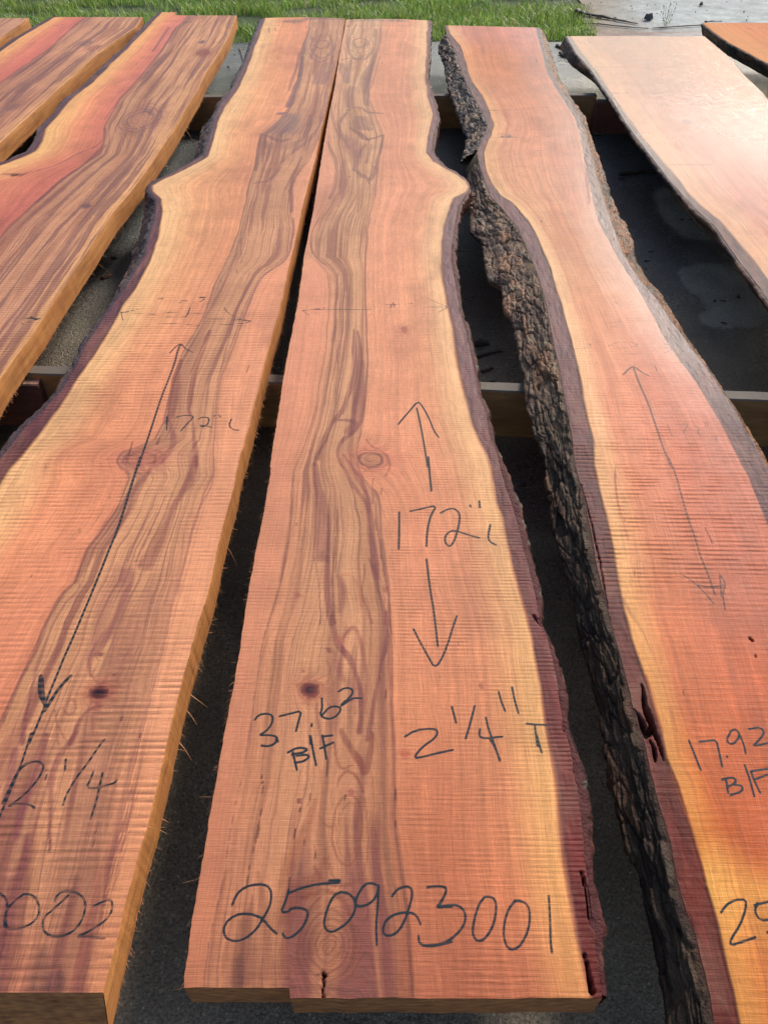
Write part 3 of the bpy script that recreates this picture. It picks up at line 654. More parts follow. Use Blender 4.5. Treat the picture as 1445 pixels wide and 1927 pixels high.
# slits
for pts, w_ in [([(505,205),(512,260)],[2,1.5]),([(495,430),(485,500),(470,560)],[2,8,1]),([(470,560),(445,660),(430,770)],[1.5,1.2,1]),([(515,230),(500,430)],[1,1.5]),
             ([(672,475),(668,515)],[3.5,3]),([(745,300),(735,355)],[3,2]),([(700,360),(693,388)],[1.5,1.5]),([(922,300),(920,350)],[2,1]),([(832,130),(825,215)],[2.5,1]),
             ([(716,520),(715,548)],[2,1]),([(1165,200),(1168,470)],[1,1]),([(770,560),(772,640)],[2,1]),([(645,710),(640,780)],[2,1]),([(758,955),(760,980)],[1,1])]:
    k('k', pts, w_, (76,38,44), .9, .3, .001, 1)
for pts in [[(1190,990),(1190,1050)],[(768,450),(770,560)],[(820,880),(826,960)],[(766,1190),(762,1230)],[(805,1250),(795,1320)],[(315,360),(313,375)],[(775,170),(770,205)],[(470,1040),(488,1050)]]:
    k('h', pts, 1.6, (104,50,52), .8, .4, .001, 1)
# upper heart
k('n',[(570,90),(600,180),(600,300)],[1,1,1],PURP,.0)
k('n',[(780,100),(810,180),(830,270)],[10,13,5],(166,124,112),.8)
k('n',[(870,60),(850,150),(830,260)],[4,8,6],(166,124,112),.75)
k('n',[(880,310),(855,400),(850,480)],[10,13,9],(166,124,112),.85,.4)
k('n',[(1040,110),(1010,200),(1000,290),(1010,400),(1005,470)],[5,13,13,6,5],(162,118,108),.85,.4)
k('n',[(1090,0),(1060,100),(1045,200),(1020,330),(1025,480)],[4,4,3,3,3],(146,104,98),.8)
k('n',[(1130,30),(1100,150),(1060,320)],[2.5,2,1.5],(176,126,112),.6)
k('n',[(780,60),(860,45),(960,50),(1000,10)],[3,5,4,3],(150,106,98),.7)
k('n',[(830,540),(780,590),(755,650),(770,720),(800,790),(850,860)],[4,5,5,4,4,5],(150,104,100),.8)
k('n',[(840,520),(900,490),(960,500),(1010,530)],[5,8,7,4],(156,112,104),.75)
k('n',[(800,760),(870,830),(920,880),(930,960),(900,1060)],[16,26,24,12,6],(160,112,104),.8,.7)
k('n',[(870,680),(950,730),(1000,790),(1060,770),(1160,745)],[6,8,9,5,4],(136,92,90),.85,.4)
k('n',[(960,590),(950,660),(1030,690)],[16,26,10],(140,100,98),.8,.6)
k('n',[(1165,745),(1150,850),(1110,960),(1100,1050)],[3,4,4,4],(132,88,88),.85,.4,.002)
k('n',[(1000,830),(950,900),(920,1000),(930,1080),(990,1110)],[3,4,3,4,4],(150,104,92),.7)
k('n',[(1060,830),(1040,900),(1000,1000)],[3,5,3],(160,112,96),.7)
k('n',[(1080,1020),(1100,1060),(1045,1150)],[4,10,5],(140,98,98),.75)
k('n',[(900,1050),(960,1120),(1020,1130),(1040,1180)],[4,6,7,3],(148,104,98),.75)
k('n',[(690,480),(700,600),(740,720),(780,780)],[3,3,3,4],(150,106,98),.7)
k('n',[(660,800),(680,870),(720,920),(740,1020),(735,1200),(680,1320)],[3,3,4,4,4,4],(150,102,92),.8,.4,.002)
k('n',[(800,980),(790,1080),(800,1200),(780,1300),(745,1380)],[5,9,10,6,4],(164,112,104),.8)
k('n',[(760,1290),(745,1370)],[5,6],(212,150,124),.8)
k('n',[(940,1180),(940,1300),(930,1445)],[1.3,1.3,1.3],(140,92,84),.7,.4,.001)
k('n',[(855,1200),(845,1260)],[1.3,1.3],(120,80,76),.7,.4,.001)
k('n',[(1040,540),(1150,545)],[7,5],(124,96,98),.8,.5)
k('b',[(640,130),(610,180),(590,240),(600,300),(650,330),(710,310),(745,240),(745,160)],[3,4,4,4,5,4,4,4],(150,110,98),.75)
k('b',[(620,220),(650,205),(700,215),(690,250),(650,265),(625,245),(620,220)],[4,5,4,5,5,4,4],(156,112,98),.75)
k('b',[(770,150),(768,220),(740,310),(715,380)],[3,4,4,4],(148,108,98),.75)
B.rings('b',(660,240),32,20,(156,112,96),4,.4,.03)
k('b',[(600,120),(700,108),(800,112),(905,115)],[6,9,16,9],(150,128,112),.85,.6)
k('b',[(600,105),(720,103),(820,103)],[5,7,6],(132,92,92),.7,.6)
k('b',[(590,140),(600,146)],[4,3],(60,70,86),.9,.4)
for x0 in range(640, 930, 38): k('b',[(x0,138),(x0+14,142),(x0+26,136)],1.2,(96,84,92),.6,.4,.001)
k('e',[(435,90),(400,150),(385,220),(400,280),(440,320),(470,340)],[3,3,3,4,4,4],(146,96,88),.8,.4,.002)
k('e',[(555,60),(560,160),(545,240)],[2,2,1.5],(160,112,94),.6,.5,.002)
k('e',[(640,0),(610,110),(590,240),(570,400),(600,560)],[1.3]*5,(156,108,90),.6,.4,.001)
k('e',[(540,380),(520,560),(525,800),(545,910),(525,1000),(520,1110)],[2,2,2,2.4,2,2],(156,104,90),.7,.4,.002)
k('e',[(555,440),(550,600),(535,760)],[5,6,3],(180,126,100),.6,.7)
k('e',[(585,640),(570,860),(545,1060),(500,1170)],[1.2]*4,(156,104,90),.6,.4,.001)
k('e',[(620,520),(610,640)],[2,2],(180,126,100),.5)
k('e',[(690,130),(685,450),(692,640),(700,880),(690,1060),(665,1200)],[2,2,2.6,3,3,3.5],(150,92,82),.8,.4,.002)
# knots
B.knot('m',(697,865),23,13,(180,128,98),(84,52,58),.7,.03,2.6,(206,116,100))
B.streak('o',[(840,405),(860,365),(920,345),(1000,350),(1052,385),(1055,430),(1000,470),(930,475),(870,450),(838,405)],1.8,(84,58,66),.85,.4,.0015)
B.streak('o',[(900,410),(940,425),(990,415)],1.6,(110,70,66),.7,.4,.001)
k('o',[(920,220),(960,280),(1060,330),(1120,400),(1135,490),(1080,560)],[3,4,3,4,6,4],(142,66,74),.65,.7)
B.knot('m',(583,1298),17,13,(118,52,54),(96,44,46),.95,.03,2.4,(176,92,76),(44,24,34))
B.knot('o',(1085,1582),4.0,5,(170,100,86),(112,60,60),.8,.006,2)
B.knot('h',(485,1050),4,4,(160,96,84),(112,60,60),.8,.006,2)
B.knot('h',(348,1162),3,2.5,(160,96,84),(112,60,60),.8,.004,2)
B.knot('k',(688,333),4,4,(150,70,60),(92,40,44),.8,.004,2)
B.knot('k',(1210,100),8,7,(190,92,74),(150,70,60),.6,.006,2)
B.cut('k',[(803,1188),(812,1194),(818,1206),(808,1214)],[1.5,3.6,3.4,1.5],.014,(30,18,18)); k('k',[(780,1196),(830,1200)],[3,3],(70,36,34),.7,.6,.001)
B.cut('k',[(808,1214),(810,1245),(806,1270),(809,1300),(806,1330)],[.8,1.2,.9,1.3,1.2],.012,(40,22,20))
B.cut('m',[(1003,1158),(1012,1170),(1024,1180)],[3,5,3],.006,(96,60,56))
for pts, w_ in [([(968,905),(978,950),(990,1010),(1002,1065),(1012,1110)],[1.6,3,3,2.4,1.2]),([(1071,1385),(1080,1430),(1086,1470),(1098,1500)],[2,6,6,3]),([(1093,1640),(1105,1680),(1110,1730),(1122,1755)],[2,5,4,2]),
                ([(1100,1795),(1106,1830),(1114,1866)],[2,6,8]),([(1040,1225),(1050,1270),(1055,1320),(1062,1375)],[1.5,2.5,2,2])]:
    B.cut('m', pts, w_, .012, (46,24,26))
k('m',[(1075,1380),(1090,1430),(1100,1500),(1100,1600),(1108,1690)],[2,3,2,3,2],(170,130,110),.5,.5,.002)
# pen marks
P = B.pen
for s_ in [[(360,850),(375,810),(400,775),(450,750),(520,745),(550,770),(555,810),(545,860),(510,920),(480,970),(420,1020),(370,1035),(330,1015),(315,970),(340,920),(400,890),(460,895),(510,915),(545,960),(580,990)],
  [(640,770),(625,830),(600,885),(640,882),(652,864),(700,862),(738,880),(725,930),(700,970),(660,1005),(625,1018),(610,990)],[(640,790),(700,765),(780,745),(890,738)],[(840,727),(892,726)],
  [(900,785),(860,800),(825,880),(812,940),(825,975),(855,983),(900,960),(945,920),(970,870),(965,820),(935,790),(895,785)],
  [(1085,755),(1050,740),(1015,745),(985,790),(968,830),(975,855),(1010,855),(1050,835),(1075,800),(1085,745),(1080,850),(1070,950),(1075,1045)],
  [(1150,805),(1175,770),(1220,755),(1245,765),(1250,800),(1235,860),(1215,920),(1185,975),(1150,1000),(1115,1000),(1103,975),(1115,930),(1150,900),(1200,885),(1245,885),(1275,905),(1290,945)],
  [(1325,760),(1390,755),(1420,765),(1410,800),(1385,850),(1370,862),(1420,858),(1445,856)],[(1280,1000),(1285,1040),(1310,1050),(1370,1050),(1445,1030)],
  [(635,95),(680,70),(730,75),(725,90),(680,100),(655,105)],[(660,95),(670,140),(680,180)],[(680,110),(735,105),(740,120),(710,140),(670,145)],[(748,15),(760,90),(775,158)],[(805,10),(815,60),(825,125)],[(795,75),(860,45)],[(810,15),(855,10)],[(580,20),(575,50),(540,65),(505,60)]]: P('k', s_, 3.6)
for s_ in [[(10,650),(50,643),(85,648),(90,665),(70,705),(45,735),(85,725),(130,722),(160,740),(172,775),(160,815),(130,850),(90,880),(40,893),(0,895)],
  [(250,690),(225,720),(205,790),(198,840),(210,870),(235,878),(265,850),(290,800),(300,740),(295,700),(270,687),(248,690)],[(380,705),(350,740),(332,800),(330,860),(345,905),(375,913),(405,890),(435,830),(442,760),(430,720),(400,705),(375,706)],
  [(520,685),(525,780),(528,880),(533,925)],[(270,20),(295,60),(315,115)],[(470,10),(480,50),(490,80)]]: P('l', s_, 3.6)
for s_ in [[(762,1386),(782,1374),(810,1371),(824,1374),(820,1388),(795,1405),(780,1423),(784,1427),(820,1418),(852,1411)],[(850,1330),(858,1360)],[(893,1328),(885,1360),(876,1390)],[(903,1372),(901,1386),(913,1390),(945,1386)],[(914,1350),(918,1370),(930,1400),(940,1432)],
  [(938,1302),(943,1320),(950,1338)],[(963,1293),(968,1318),(975,1342)]]: P('m', s_, 3.4)
for s_ in [[(130,1450),(190,1455),(240,1458)],[(175,1455),(182,1510),(190,1570)]]: P('i', s_, 3.2)
for s_ in [[(85,1430),(110,1400),(160,1395),(185,1410),(180,1450),(150,1490),(105,1515),(160,1510),(205,1520),(212,1550)],[(220,1410),(280,1395),(340,1380),(325,1430),(310,1490)],[(395,1450),(395,1465)],[(385,1515),(388,1560)],
  [(450,1310),(452,1370),(440,1400),(460,1420),(500,1425),(540,1400),(555,1365),(530,1355),(490,1360),(455,1400)],[(540,1275),(575,1255),(610,1258),(620,1280),(600,1310),(560,1340),(555,1355),(590,1330),(620,1310),(665,1312)],
  [(870,300),(870,400),(868,500)],[(930,295),(1000,280),(1075,262),(1040,320),(1022,400),(1018,485)],[(1095,305),(1130,285),(1165,278),(1195,300),(1200,340),(1185,410),(1165,465),(1145,488),(1120,470),(1118,430),(1150,400),(1190,405),(1250,425),(1305,440)],
  [(1255,262),(1258,270)],[(1305,240),(1308,275)],[(1365,368),(1352,430),(1360,460),(1395,478)],[(1028,0),(1035,90),(1045,185)],[(1018,555),(1035,700),(1060,850),(1080,1030)],[(948,935),(980,1000),(1030,1090),(1060,1143),(1090,1120),(1130,1030),(1160,930),(1183,865)]]: P('h', s_, 3.3)
for s_ in [[(965,1120),(990,1230),(1010,1350),(1025,1440)],[(865,1210),(915,1150),(960,1095)],[(875,1195),(955,1105)],[(960,1100),(980,1085),(1030,1170),(1060,1250),(1085,1280)]]: P('e', s_, 2.6)
for s_ in [[(345,590),(400,585),(520,585),(720,586)],[(345,590),(380,618)],[(345,592),(470,575),(485,572)],[(760,560),(850,557),(945,553)],[(835,545),(848,573),(810,575)],[(850,592),(915,592)],[(990,573),(1140,570)],[(1020,522),(1080,550),(1140,570),(1085,600)]]: P('e', s_, 1.5, .8)
for x_, y_, r_ in [(640,1205,5),(905,1290,4),(560,1120,4),(760,620,5),(660,1490,5)]: B.knot('m',(x_,y_),r_,r_*.9,(168,104,84),(112,60,60),.6,.012,2.2,(196,116,96))
B.amp = 0.28 + 0.35*sstep(Yof(420), Yof(620), B.YY)*0 + 0.45*(sstep(2.0,2.1,B.g))*(1-sstep(Yof(1250), Yof(750), B.YY)*0.2)*(1-sstep(Yof(600),Yof(300),B.YY))
B.amp = B.amp*1.0
B.amp = B.amp + 0.15*(1-sstep(Yof(1700),Yof(1420),B.YY))*sstep(1.9,2.1,B.g) + 0.5*sstep(3.0,3.05,B.g)
B.rough = 0.50 - 0.08*(B.g > 3)
nx1 = float(ground([(545,1860)])[0,0])
sh = lambda X: np.where(X < nx1, 0.010, 0.0) + 0.002*(fbm(X*30, X*0, 5)-0.5)
B.finish((1, 2), [(3, 4.2)])
B.build(S1, 0.0068, near_shift=sh, far_shift=lambda X: 0.02*np.sin((X-B.X[-1,0])*9) , side=(1, 3), slant=0.01, end_slant=.002)
make_bark(S1, 1, ib1, ob1, lambda Y: ob1(Y)-0.001, Yof(1872), Yof(38), 21, .005, nt_=22, cols=((82,44,40),(50,30,30),(110,66,50)), ragged=.009, topcol=(80,36,36), plate=(.04,.012))
splinters(S1, e1, -1, Z_TOP-0.002, Yof(1850), Yof(100), 44, 31, .03, [(Yof(1600),.035),(Yof(1640),.03),(Yof(1490),.03),(Yof(1690),.02),(Yof(895),.05)])
fuzz(S1, e1, -1, Z_TOP-0.001, Yof(1860), Yof(60), 1500, 33, .003)
DA = B

# ================================================================== slab 2: left of the centre, sawn right side
S2 = slab('wood slab left of the middle one, marked 002 beside a long pen arrow', (-0.6, 0.21, Z_BOT))
e2 = C_(649,34, 642,83, 630,135, 616,194, 602,256, 592,304, 578,353, 567,398, 554,460, 542,508, 533,553, 523,594, 512,629, 498,684, 485,736, 471,792, 459,840, 451,860, 439.5,919, 420,988, 405,1054, 391,1116, 377,1161,
        363,1209, 349.5,1258, 332,1324, 317,1387, 303,1449, 287,1518, 270,1581, 254,1636, 239,1691, 225,1750, 207.6,1816, 194,1868, 190,1885)
sb2 = C_(498,35, 488,66, 471,111, 460,138, 443,173, 420,204, 410,228, 401,263, 391,294, 367,308, 329,327, 298,341, 285.5,349.5, 287,360, 301,374, 305,398, 296,449, 282,491, 259.5,532, 240.5,563, 221.5,594, 194,639, 166,681,
         138,722, 111,767, 76,812, 45,850, 17,885, 0,912, -46,1000, -100,1080, -185,1200, -300,1390, -412,1600, -566,1860, -580,1890)
ib2 = C_(493,37, 481,66, 465,108, 455,133, 438,166, 415,196, 405,222, 396,258, 386,290, 361,305, 324,326, 293,340, 281,350, 283,362, 296,377, 292,414, 282,445, 274,480, 250,520, 233,548, 209,580, 184,618, 160,652,
         143,694, 118,733, 86,768, 45,808, 21,840, 0,864, -60,952, -120,1035, -205,1165, -330,1360, -445,1590, -595,1860, -610,1890)
bo2 = C_(489,42, 470,82, 452,128, 432,170, 400,214, 380,232, 374,258, 364,300, 330,322, 295,338, 276,352, 276,366, 272,385, 262,430, 245,473, 226,518, 205,560, 176,605, 148,653, 128,695, 95,740, 55,781, 0,832, -60,930, -130,1035, -215,1165, -340,1360, -460,1590, -610,1860, -620,1890, z=0.168)
bhl2 = C_(585,34, 583,52, 567.6,93, 561,149, 547,194, 527,225, 505,245, 491.5,252.6, 484.6,297.6, 474,339, 464,374, 457,398, 446,442, 429,491, 408,536, 391,581, 374,615, 342.6,670, 325,712, 318,754, 311,795, 296,826, 262,838, 232,850, 221,867, 239,901,
          214,964, 187,1005, 162,1033, 138,1095, 117,1119, 83,1171, 59,1227, 34,1275, 10,1327, -20,1390, -60,1480, -130,1650, -200,1860)
bhr2 = C_(650,34, 643,83, 631,135, 617,194, 600,262, 583,300, 562,330, 548,360, 547,398, 554,430, 545,480, 525,500, 512,504, 495,518, 478,546, 460,587, 443,657, 422,709, 412,760, 405,830, 403,894, 385,929, 363,998, 346,1067, 325,1140, 311,1206, 287,1292,
          270,1379, 250,1460, 225,1570, 205,1660, 187,1726, 152,1864)
B = Board(ib2, e2, Yof(1868), Yof(34), 235, 0.0019, 12, [ib2, sb2, bhl2, bhr2, e2], [0,1,2,3,4], (0.0, 0.0012))
def z2(ib, y, p, red, h, h2, pr, ln=(138,82,80)):
    red = mx(mx(red, p, .68), (226,156,118), .4); y = mx(y, p, .15); h = mx(h, (220,152,122), .55); h2 = mx(h2, h, .5); ln = mx(ln, h2, .3)
    return [(0,ib),(0.88,ib),(0.97,tuple(int(q*.72) for q in ib)),(1.0,(110,60,50)),(1.03,y),(1.14,y),(1.42,p),(1.88,red),(1.985,red),(2.0,ln),(2.02,h2),(2.2,h),(2.85,h),(2.97,mx(h,pr,.4)),(3.0,mx(ln,pr,.3)),(3.02,mx(h,pr,.7)),(3.3,pr),(4,pr)]
B.zones([(Yof(50), z2((110,78,84),(244,195,145),(234,161,121),(208,119,107),(198,163,125),(184,141,113),(226,161,127))),
         (Yof(300), z2((112,72,80),(246,199,151),(240,177,131),(216,129,111),(196,157,121),(184,141,111),(234,165,131))),
         (Yof(560), z2((112,66,76),(246,195,145),(240,173,129),(222,141,119),(204,161,121),(196,149,115),(234,161,127))),
         (Yof(850), z2((104,54,62),(246,195,141),(238,161,121),(220,127,109),(206,161,119),(196,147,111),(234,163,127))),
         (Yof(1250), z2((104,50,58),(240,185,131),(230,149,115),(220,127,107),(210,159,115),(198,143,107),(232,163,125))),
         (Yof(1600), z2((104,48,56),(238,183,119),(224,141,107),(206,117,97),(202,145,105),(186,123,93),(232,159,119))),
         (Yof(1860), z2((104,48,50),(228,163,107),(208,121,93),(176,90,80),(160,96,74),(142,80,68),(222,149,111)))])  # near stations carry darker light in the colour besides the wood's own tone
B.heart_streaks(2.02, 3.0, (172,118,98), 0.55, 48, 0.48, 0.62)
B.heart_streaks(2.02, 3.0, PURP, 0.5, 66, 0.56, 0.70, 4)
B.heart_streaks(1.9, 3.3, (122,66,70), 0.6, 60, 0.50, 0.62, 8, -1, Yof(1400))
B.dark_lines(2.0, 3.0, (132,82,80), 0.5, 60); B.dark_lines(2.6, 3.4, (150,96,86), 0.4, 34, 5); B.dark_lines(1.05, 2.0, (200,110,92), 0.2, 70, 2)
k = B.streak
k('d',[(1140,700),(1110,800),(1060,900),(1040,1050),(1030,1120)],[5,10,12,10,9],PURP,.8)
k('d',[(985,860),(960,960),(945,1080),(930,1160),(900,1200)],[8,15,18,16,9],PURP,.8)
k('d',[(910,1170),(950,1260),(945,1330),(900,1400),(860,1440)],[8,10,9,8,8],(140,84,88),.8)
k('d',[(1030,1130),(1060,1260),(1060,1440)],[5,7,9],PURP,.8)
k('g',[(870,0),(790,120),(700,220),(630,330),(560,430),(500,500),(450,600),(410,690)],[7,12,16,24,28,26,18,8],PURP,.82,.45)
k('g',[(1060,0),(1040,120),(960,250),(900,380),(860,480),(800,580)],[10,14,12,18,26,30],PURP,.82,.45)
k('g',[(700,620),(690,700),(660,800),(620,900),(560,990),(510,1060),(490,1130),(500,1190)],[24,22,18,18,20,14,8,4],(142,82,86),.82,.5)
k('g',[(640,600),(600,700),(560,800),(530,920),(520,1000)],[18,24,16,10,8],(166,104,96),.6,.8)
k('g',[(850,210),(800,330),(740,460),(700,560)],[3,4,5,5],(128,72,80),.85,.4,.002)
k('g',[(905,210),(850,330),(790,470),(740,570)],[2,3,3,3],(128,72,80),.7,.4,.002)
k('g',[(1165,60),(1150,160),(1090,260),(1040,430),(1000,600),(960,760)],[3,3,3,3,3,3],(166,106,98),.7,.5)
k('g',[(400,760),(330,830),(270,950),(220,1090),(180,1240),(150,1400),(130,1560)],[4,5,5,6,7,8,9],(134,76,84),.8,.5)
k('g',[(350,740),(270,880),(190,1040),(120,1180),(50,1330),(0,1450)],[2.5]*6,(134,76,84),.7,.5)
k('g',[(430,700),(380,900),(330,1010),(290,1120)],[2,3,3,2],(150,92,90),.6)
k('g',[(560,1350),(480,1370),(430,1450),(390,1560)],[3,7,8,9],(136,76,80),.8)
k('g',[(360,1350),(400,1310),(420,1360),(380,1420),(330,1350),(300,1420),(340,1500),(380,1560)],[2.5]*8,(160,104,84),.75,.5,.002)
k('g',[(290,1380),(320,1480),(330,1560)],[3,3,3],(150,96,80),.6)
k('g',[(620,940),(620,1030),(600,1120)],[2,3,2],(160,100,90),.6)
k('g',[(500,1120),(500,1190),(560,1240)],[2,2,2],(132,74,78),.7)
k('g',[(720,880),(700,1020),(740,1150)],[1.5]*3,(190,128,106),.6)
k('g',[(505,1400),(500,1480),(520,1560)],[3,4,3],(170,110,92),.6)
k('j',[(250,0),(240,120),(200,250),(130,400),(100,560)],[12,20,22,16,12],(138,78,84),.75,.6)
k('j',[(420,0),(330,120),(280,260),(270,420),(270,640)],[8,12,10,7,4],(140,80,84),.75,.5)
k('j',[(90,100),(60,260),(30,420),(0,560)],[14,18,16,14],(144,82,90),.7,.6)
k('j',[(150,560),(130,700),(60,860),(20,1060),(0,1200)],[12,20,34,30,20],(128,70,78),.7,.6)
k('j',[(240,420),(200,640),(170,820),(140,1000),(90,1240),(60,1400)],[5,8,8,7,6,5],(228,162,116),.45,.7)
k('j',[(320,640),(300,860),(250,1100),(200,1400)],[5,6,9,10],(226,156,112),.45,.7)
k('j',[(430,760),(390,960),(330,1180),(290,1400)],[10,14,24,30],(120,68,70),.6,.7)
k('j',[(540,560),(520,820),(450,1100),(400,1400)],[6,7,9,10],(150,86,78),.6,.6)
k('j',[(560,700),(550,900),(500,1150),(470,1380)],[4,6,8,10],(228,160,116),.4,.7)
k('j',[(240,1200),(230,1320),(220,1410)],[18,36,44],(66,46,56),.72,.8)
k('j',[(330,1300),(330,1410)],[12,22],(66,46,56),.6,.8)
k('j',[(40,960),(40,1080),(10,1240)],[3,4,3],(84,44,56),.8)
for reg, pts, w_ in [('j',[(540,480),(505,610)],[1.2,3]),('j',[(280,560),(268,650)],[2,3]),('g',[(668,1405),(658,1435)],[3,3]),('g',[(180,640),(172,655)],[2,2]),('g',[(595,215),(598,228)],[2,1]),
        ('g',[(30,1410),(22,1460)],[2,2]),('g',[(515,1150),(508,1170)],[2,2]),('g',[(765,1510),(758,1530)],[2,2]),('j',[(260,200),(250,260)],[2,1])]:
    k(reg, pts, w_, (74,36,50), .85, .35, .001, 1)
B.knot('m',(187,1303),17,12,(96,44,54),(104,50,56),.95,.03,2.2,(190,98,84),(38,24,38))
B.knot('m',(266,863),27,12,(186,122,100),(104,58,66),.7,.03,2.2,(196,104,98))
B.knot('g',(538,1072),6,5,(164,100,88),(112,60,66),.8,.008,2)
B.knot('g',(622,1185),3.5,3,(140,70,76),(112,60,66),.8,.004,2)
k('d',[(1290,370),(1292,388)],3,(128,60,60),.8)
k('d',[(868,528),(885,525)],[5,5],(112,60,44),.9,.4,.001)
k('g',[(440,380),(440,400)],[4,4],(150,120,90),.8)
# upper heart of slab 2
k('n',[(640,90),(600,180),(590,270)],[6,12,16],(160,116,110),.8,.5)
k('n',[(700,60),(680,160),(620,260)],[4,6,6],(166,122,112),.7)
k('n',[(400,0),(390,110),(340,230),(310,340)],[4,4,4,4],(128,92,98),.8)
k('n',[(435,30),(430,150),(400,260),(350,360),(300,480)],[4,4,6,8,8],(122,92,100),.8)
k('n',[(500,0),(520,60),(600,90),(660,50)],[3,4,5,4],(156,110,104),.75)
k('n',[(220,545),(270,540)],[9,6],(104,90,106),.8,.6)
k('n',[(300,560),(300,640),(260,690)],[12,34,40],(124,100,112),.7,.8)
k('n',[(380,560),(380,640),(340,720)],[14,14,10],(140,110,108),.65,.8)
k('n',[(490,560),(495,640),(470,720),(420,790)],[4,5,5,6],(146,104,100),.75)
k('n',[(600,580),(570,680),(510,760),(440,830),(330,900),(250,980)],[4,4,5,6,6,6],(142,100,98),.7)
k('n',[(50,740),(30,850),(20,960),(0,1060)],[3,4,4,4],(126,82,92),.85,.4)
k('n',[(60,735),(110,750),(170,770),(230,800),(300,780)],[4,5,8,10,8],(130,86,94),.85,.4)
k('n',[(100,800),(130,880),(110,980)],[4,6,4],(150,104,98),.7)
k('n',[(200,830),(300,860),(400,800)],[20,26,10],(148,104,102),.6,.8)
k('n',[(420,930),(380,1040),(330,1160),(330,1300),(330,1440)],[3,3,4,4,4],(140,92,92),.85,.4,.002)
k('n',[(0,1180),(60,1170),(140,1150),(230,1030)],[4,5,4,4],(136,90,96),.75)
k('n',[(650,350),(640,470),(600,620)],[5,6,4],(150,108,106),.7)
k('b',[(385,150),(350,260),(330,420)],[3,4,4],(132,96,100),.8)
k('b',[(400,200),(390,270),(430,320),(490,310),(510,240),(490,190)],[4,4,5,4,4,3],(150,108,102),.75)
k('b',[(425,225),(465,215),(490,235),(470,265),(430,265),(415,245)],[5,5,5,5,5,5],(152,108,100),.75)
k('b',[(260,118),(330,118),(370,108)],[10,16,8],(140,112,102),.85,.6)
k('b',[(360,104),(460,102),(570,102)],[8,10,9],(122,84,84),.75,.6)
k('b',[(140,135),(220,140)],1.4,(140,90,80),.6); k('b',[(162,150),(164,180)],2,(140,80,70),.6); k('b',[(192,150),(198,168)],2,(140,80,70),.6)
k('e',[(295,90),(300,160),(270,310),(190,360),(130,400),(90,460),(40,590),(0,700)],[2.5,3,3,4,4,3,3,3],(140,92,94),.8,.4,.002)
k('d',[(1360,380),(1300,560),(1240,760),(1190,960),(1175,1100),(1165,1300)],[2,2,2.5,3,3,3],(146,94,94),.75,.4,.002)
k('d',[(1310,200),(1260,350),(1200,470),(1160,560),(1110,640)],[4,4,4,5,5],(146,90,92),.7)
k('d',[(1310,160),(1315,330)],[3,3],(150,100,96),.6); k('d',[(1180,870),(1130,960),(1100,1080)],[2,2.5,2],(160,106,98),.6,.5,.002)
k('e',[(215,150),(205,230)],[5,9],(150,104,104),.6)
P = B.pen
for s_ in [[(985,775),(970,800),(950,880),(920,960),(880,1060),(850,1150),(815,1260),(780,1360),(755,1440)]]: P('d', s_, 3.0)
P('g', [(765,0),(730,110),(690,240),(640,400),(600,490),(550,620),(500,740),(450,860),(400,980),(350,1090),(310,1190),(260,1310),(240,1370),(200,1470),(160,1560)], 3.8)
for s_ in [[(222,1190),(215,1290),(250,1350)],[(385,1190),(320,1260),(270,1340),(245,1380)]]: P('g', s_, 5.2)
P('g', [(235,1200),(240,1300),(255,1360)], 3)
for s_ in [[(170,0),(150,70),(120,160),(85,250),(40,360),(10,430),(-10,480)],[(150,165),(200,150),(235,165),(240,190),(210,250),(150,320),(90,370),(40,400),(90,380),(160,385),(190,405)],[(360,140),(355,200)],[(568,35),(540,70),(480,160),(410,250),(360,340),(345,390)],
  [(510,205),(495,250),(470,295),(530,298),(590,280),(625,270),(638,250)],[(560,215),(545,280),(525,370),(495,465)],[(0,870),(30,890),(45,930),(30,990),(40,1060)],
  [(130,875),(70,920),(30,980),(22,1040),(45,1065),(100,1065),(170,1040),(215,990),(215,930),(185,880),(130,872)],[(375,880),(300,950),(240,1000),(232,1050),(250,1090),(300,1107),(360,1100),(420,1060),(455,1000),(470,930),(450,885),(400,858),(335,860),(305,890),(300,915)],
  [(510,940),(560,915),(605,900),(615,940),(600,990),(560,1030),(480,1080),(410,1110),(480,1105),(570,1115)]]: P('j', s_, 3.4)
P('j', [(150,165),(110,190),(70,270),(20,380)], 5)
for s_ in [[(925,820),(960,785),(985,768),(1010,800),(1050,818)],[(910,1165),(908,1240)],[(960,1170),(1010,1160),(1060,1165),(1020,1205),(985,1245)],[(1080,1180),(1110,1168),(1138,1175),(1135,1205),(1110,1225),(1080,1215),(1110,1215),(1150,1225)],
  [(1160,1165),(1175,1162)],[(1190,1160),(1200,1168)],[(1260,1180),(1245,1215),(1265,1238),(1300,1242)]]: P('d', s_, 2.4)
for s_ in [[(660,600),(760,605),(850,612)],[(660,600),(670,645)],[(670,600),(765,582)],[(910,600),(1000,603),(1160,608)],[(1035,575),(1020,615),(1005,628),(905,626)],[(850,660),(970,662),(1085,672)],[(975,548),(990,550)],[(985,538),(1020,538)],[(1080,520),(1120,525),(1085,545)],
  [(1080,515),(1150,520)],[(1130,635),(1250,638),(1370,648)],[(1220,575),(1240,605),(1300,635),(1375,650),(1300,665),(1150,670)]]: P('d', s_, 1.8)
B.amp = 0.30 + 0.75*(1-sstep(Yof(700), Yof(420), B.YY)); B.rough = 0.55 - 0.05*(B.g < 1)
B.finish((2, 3), [(-0.2, 1)])
B.build(S2, 0.0105, far_shift=lambda X: 0.018*np.sin((X-B.X[-1,0])*8), side=(3, 1), slant=-0.015, end_slant=.030)
